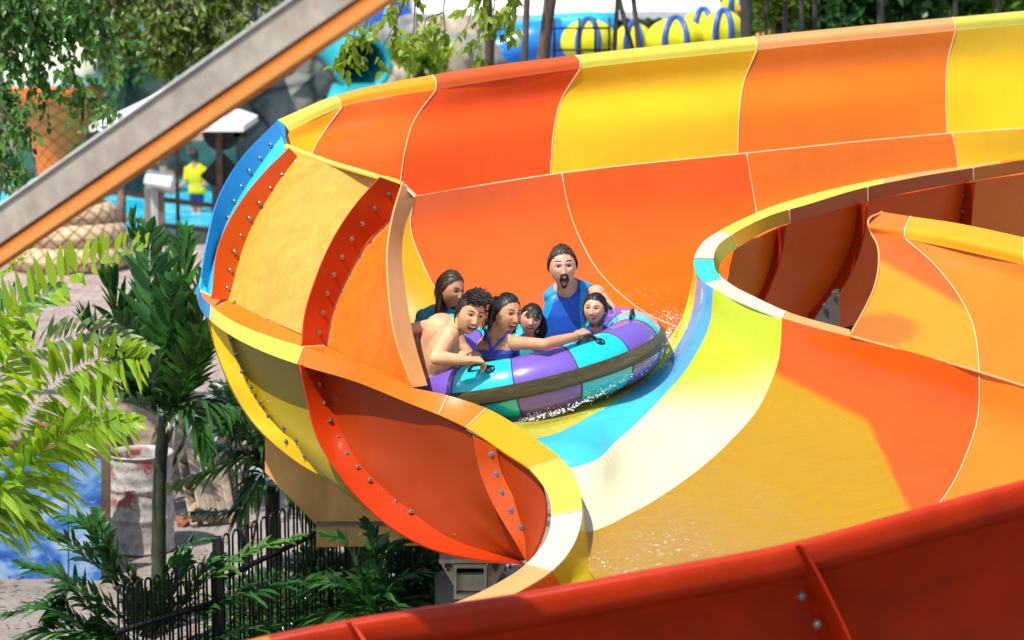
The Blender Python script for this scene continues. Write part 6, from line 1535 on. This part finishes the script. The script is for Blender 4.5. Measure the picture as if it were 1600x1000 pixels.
b7.build(SK_TAN, .008); 
b7.cloth('yellow_shirt', simple('yellow_cotton', rgb(235, 225, 20), .8, var=.08), ['torso', 'neck'], None, .02); [b7.cloth('sleeve', simple('yellow_cotton', rgb(235, 225, 20), .8, var=.08), ['arm'], f_, .015) for f_ in (lambda p: px_of(p)[1] < 282 and px_of(p)[0] < 305, lambda p: px_of(p)[1] < 282 and px_of(p)[0] > 305)]
b7.cloth('swim_shorts', M_NAVY, ['leg'], lambda p: px_of(p)[1] < 322, .015)
b7.hair(M_HAIR, -.35, .04, 120, flow_down, (.1, .3), .012)

# ================================================================== WATER ON THE SLIDE
M_FOAM = simple('foam_white', (.85, .87, .88), .35, var=.05)
M_DROP, N, L, b = new_mat('water_drop'); b.inputs['Base Color'].default_value = (.9, .95, .97, 1); b.inputs['Roughness'].default_value = .05; b.inputs['Transmission Weight'].default_value = .5; b.inputs['IOR'].default_value = 1.33
rg = random.Random(5)
def splash(name, label, path, n, spr, rmin, rmax, up, mat):
    mb = MB(); c = [Vector(q) for q in crspline(PP(path), 60)]
    for q in range(n):
        i = rg.randrange(59); p = c[i].lerp(c[i + 1], rg.random()); h = abs(rg.gauss(0, up)); s_ = spr * (1 + i / 40)
        mb.ball(p + Vector((rg.gauss(0, s_), rg.gauss(0, s_), h)), rg.uniform(rmin, rmax) * (1 if rg.random() > .1 else 1.8), 6, 4)
    o = mb.build(name, mat); return tag(o, label, 'splash', None, 'stuff')
splash('water_splash', 'white water thrown up along the right underside of the raft', [(815, 660, 14.0), (880, 645, 14.05), (940, 615, 14.2), (1000, 575, 14.45), (1036, 535, 14.8)], 800, .016, .0008, .0026, .022, M_FOAM)
splash('water_splash', 'spray bursting against the orange wall at the right end of the raft', [(1020, 560, 14.7), (1040, 530, 14.85), (1052, 505, 15.0), (1035, 495, 15.1)], 500, .026, .0008, .0026, .035, M_FOAM)
splash('water_drops', 'fine drops hanging in the air in front of the orange wall behind the raft', [(960, 470, 15.4), (1010, 460, 15.4), (1060, 490, 15.2)], 160, .09, .0007, .0017, .05, M_FOAM)
# foam rope where tube meets water
mb = MB(); c = [Vector(q) for q in crspline(PP([(818, 657, 13.98), (880, 642, 14.02), (940, 612, 14.18), (1000, 572, 14.42), (1038, 533, 14.78), (1048, 512, 14.95)]), 90)]
for i in range(89):
    for q in range(3): mb.ball(c[i] + Vector((rg.gauss(0, .012), rg.gauss(0, .014), rg.gauss(0, .006))), (rg.uniform(.002, .008), rg.uniform(.002, .008), rg.uniform(.001, .004)), 6, 4)
tag(mb.build('foam', M_FOAM), 'foam line where the raft meets the water on the slide', 'foam', None, 'stuff')
# running water sheet on the floor panels
M_RUN, N, L, b = new_mat('running_water')
b.inputs['Base Color'].default_value = (.95, .9, .6, 1); b.inputs['Roughness'].default_value = .04; b.inputs['Transmission Weight'].default_value = 1; b.inputs['IOR'].default_value = 1.33
n1 = NOISE(N, L, 14, 6, .7, dist=.8, stretch=(1, 1, 1)); n2 = NOISE(N, L, 46, 4, .6)
tr = N.new('ShaderNodeBsdfTransparent'); mx = N.new('ShaderNodeMixShader'); gl = N.new('ShaderNodeBsdfGlossy'); gl.inputs['Roughness'].default_value = .08
bp = N.new('ShaderNodeBump'); bp.inputs['Strength'].default_value = .9; bp.inputs['Distance'].default_value = .03; L.new(mth('ADD', n1.outputs['Fac'], mth('MULTIPLY', n2.outputs['Fac'], .6)), bp.inputs['Height']); L.new(bp.outputs[0], gl.inputs['Normal'])
df = N.new('ShaderNodeBsdfDiffuse'); df.inputs[0].default_value = (.85, .85, .75, 1)
fm = RAMP(N, L, n2.outputs['Fac'], [(.62, 0.0), (.70, .75)]).outputs[0]
m1 = N.new('ShaderNodeMixShader');  L.new(tr.outputs[0], m1.inputs[1]); L.new(gl.outputs[0], m1.inputs[2])
fa = N.new('ShaderNodeAttribute'); fa.attribute_name = 'blend_mask'
L.new(mth('MULTIPLY', fa.outputs['Fac'], .13), m1.inputs[0]); L.new(mth('MULTIPLY', fm, mth('POWER', fa.outputs['Fac'], 3.0)), mx.inputs[0]); L.new(m1.outputs[0], mx.inputs[1]); L.new(df.outputs[0], mx.inputs[2])
L.new(mx.outputs[0], N['Material Output'].inputs[0])
def water_on(G, v0, v1, u0, u1, off, name, label, foam):
    N_ = grid_normals(G) * face_cam(G); S_ = G[v0:v1 + 1, u0:u1 + 1] + N_[v0:v1 + 1, u0:u1 + 1] * off
    V, U, _ = S_.shape; fs = [(i * U + j, i * U + j + 1, (i + 1) * U + j + 1, (i + 1) * U + j) for i in range(V - 1) for j in range(U - 1)]
    o = mesh_obj(name, S_.reshape(-1, 3), fs, M_RUN); A = o.data.attributes.new('blend_mask', 'FLOAT', 'POINT'); A.data.foreach_set('value', np.array([foam(i / (V - 1), j / (U - 1)) for i in range(V) for j in range(U)], dtype=np.float32)); return tag(o, label, 'water', None, 'stuff')
def edge(a, b, k=.15): return sm(a, 0, k) * (1 - sm(a, 1 - k, 1)) * sm(b, 0, k) * (1 - sm(b, 1 - k, 1))
water_on(G2, 100, 216, 34, 79, .006, 'water_sheet', 'thin sparkling sheet of water running down the gold channel floor', lambda a, b: edge(a, min(b, .8), .2) * (.35 + .65 * sm(b, .3, .6)))
water_on(G2, 0, 44, 16, 76, .006, 'water_sheet', 'thin water film running beside the raft on the yellow and blue stripes', lambda a, b: .6 * edge(a, b, .2))
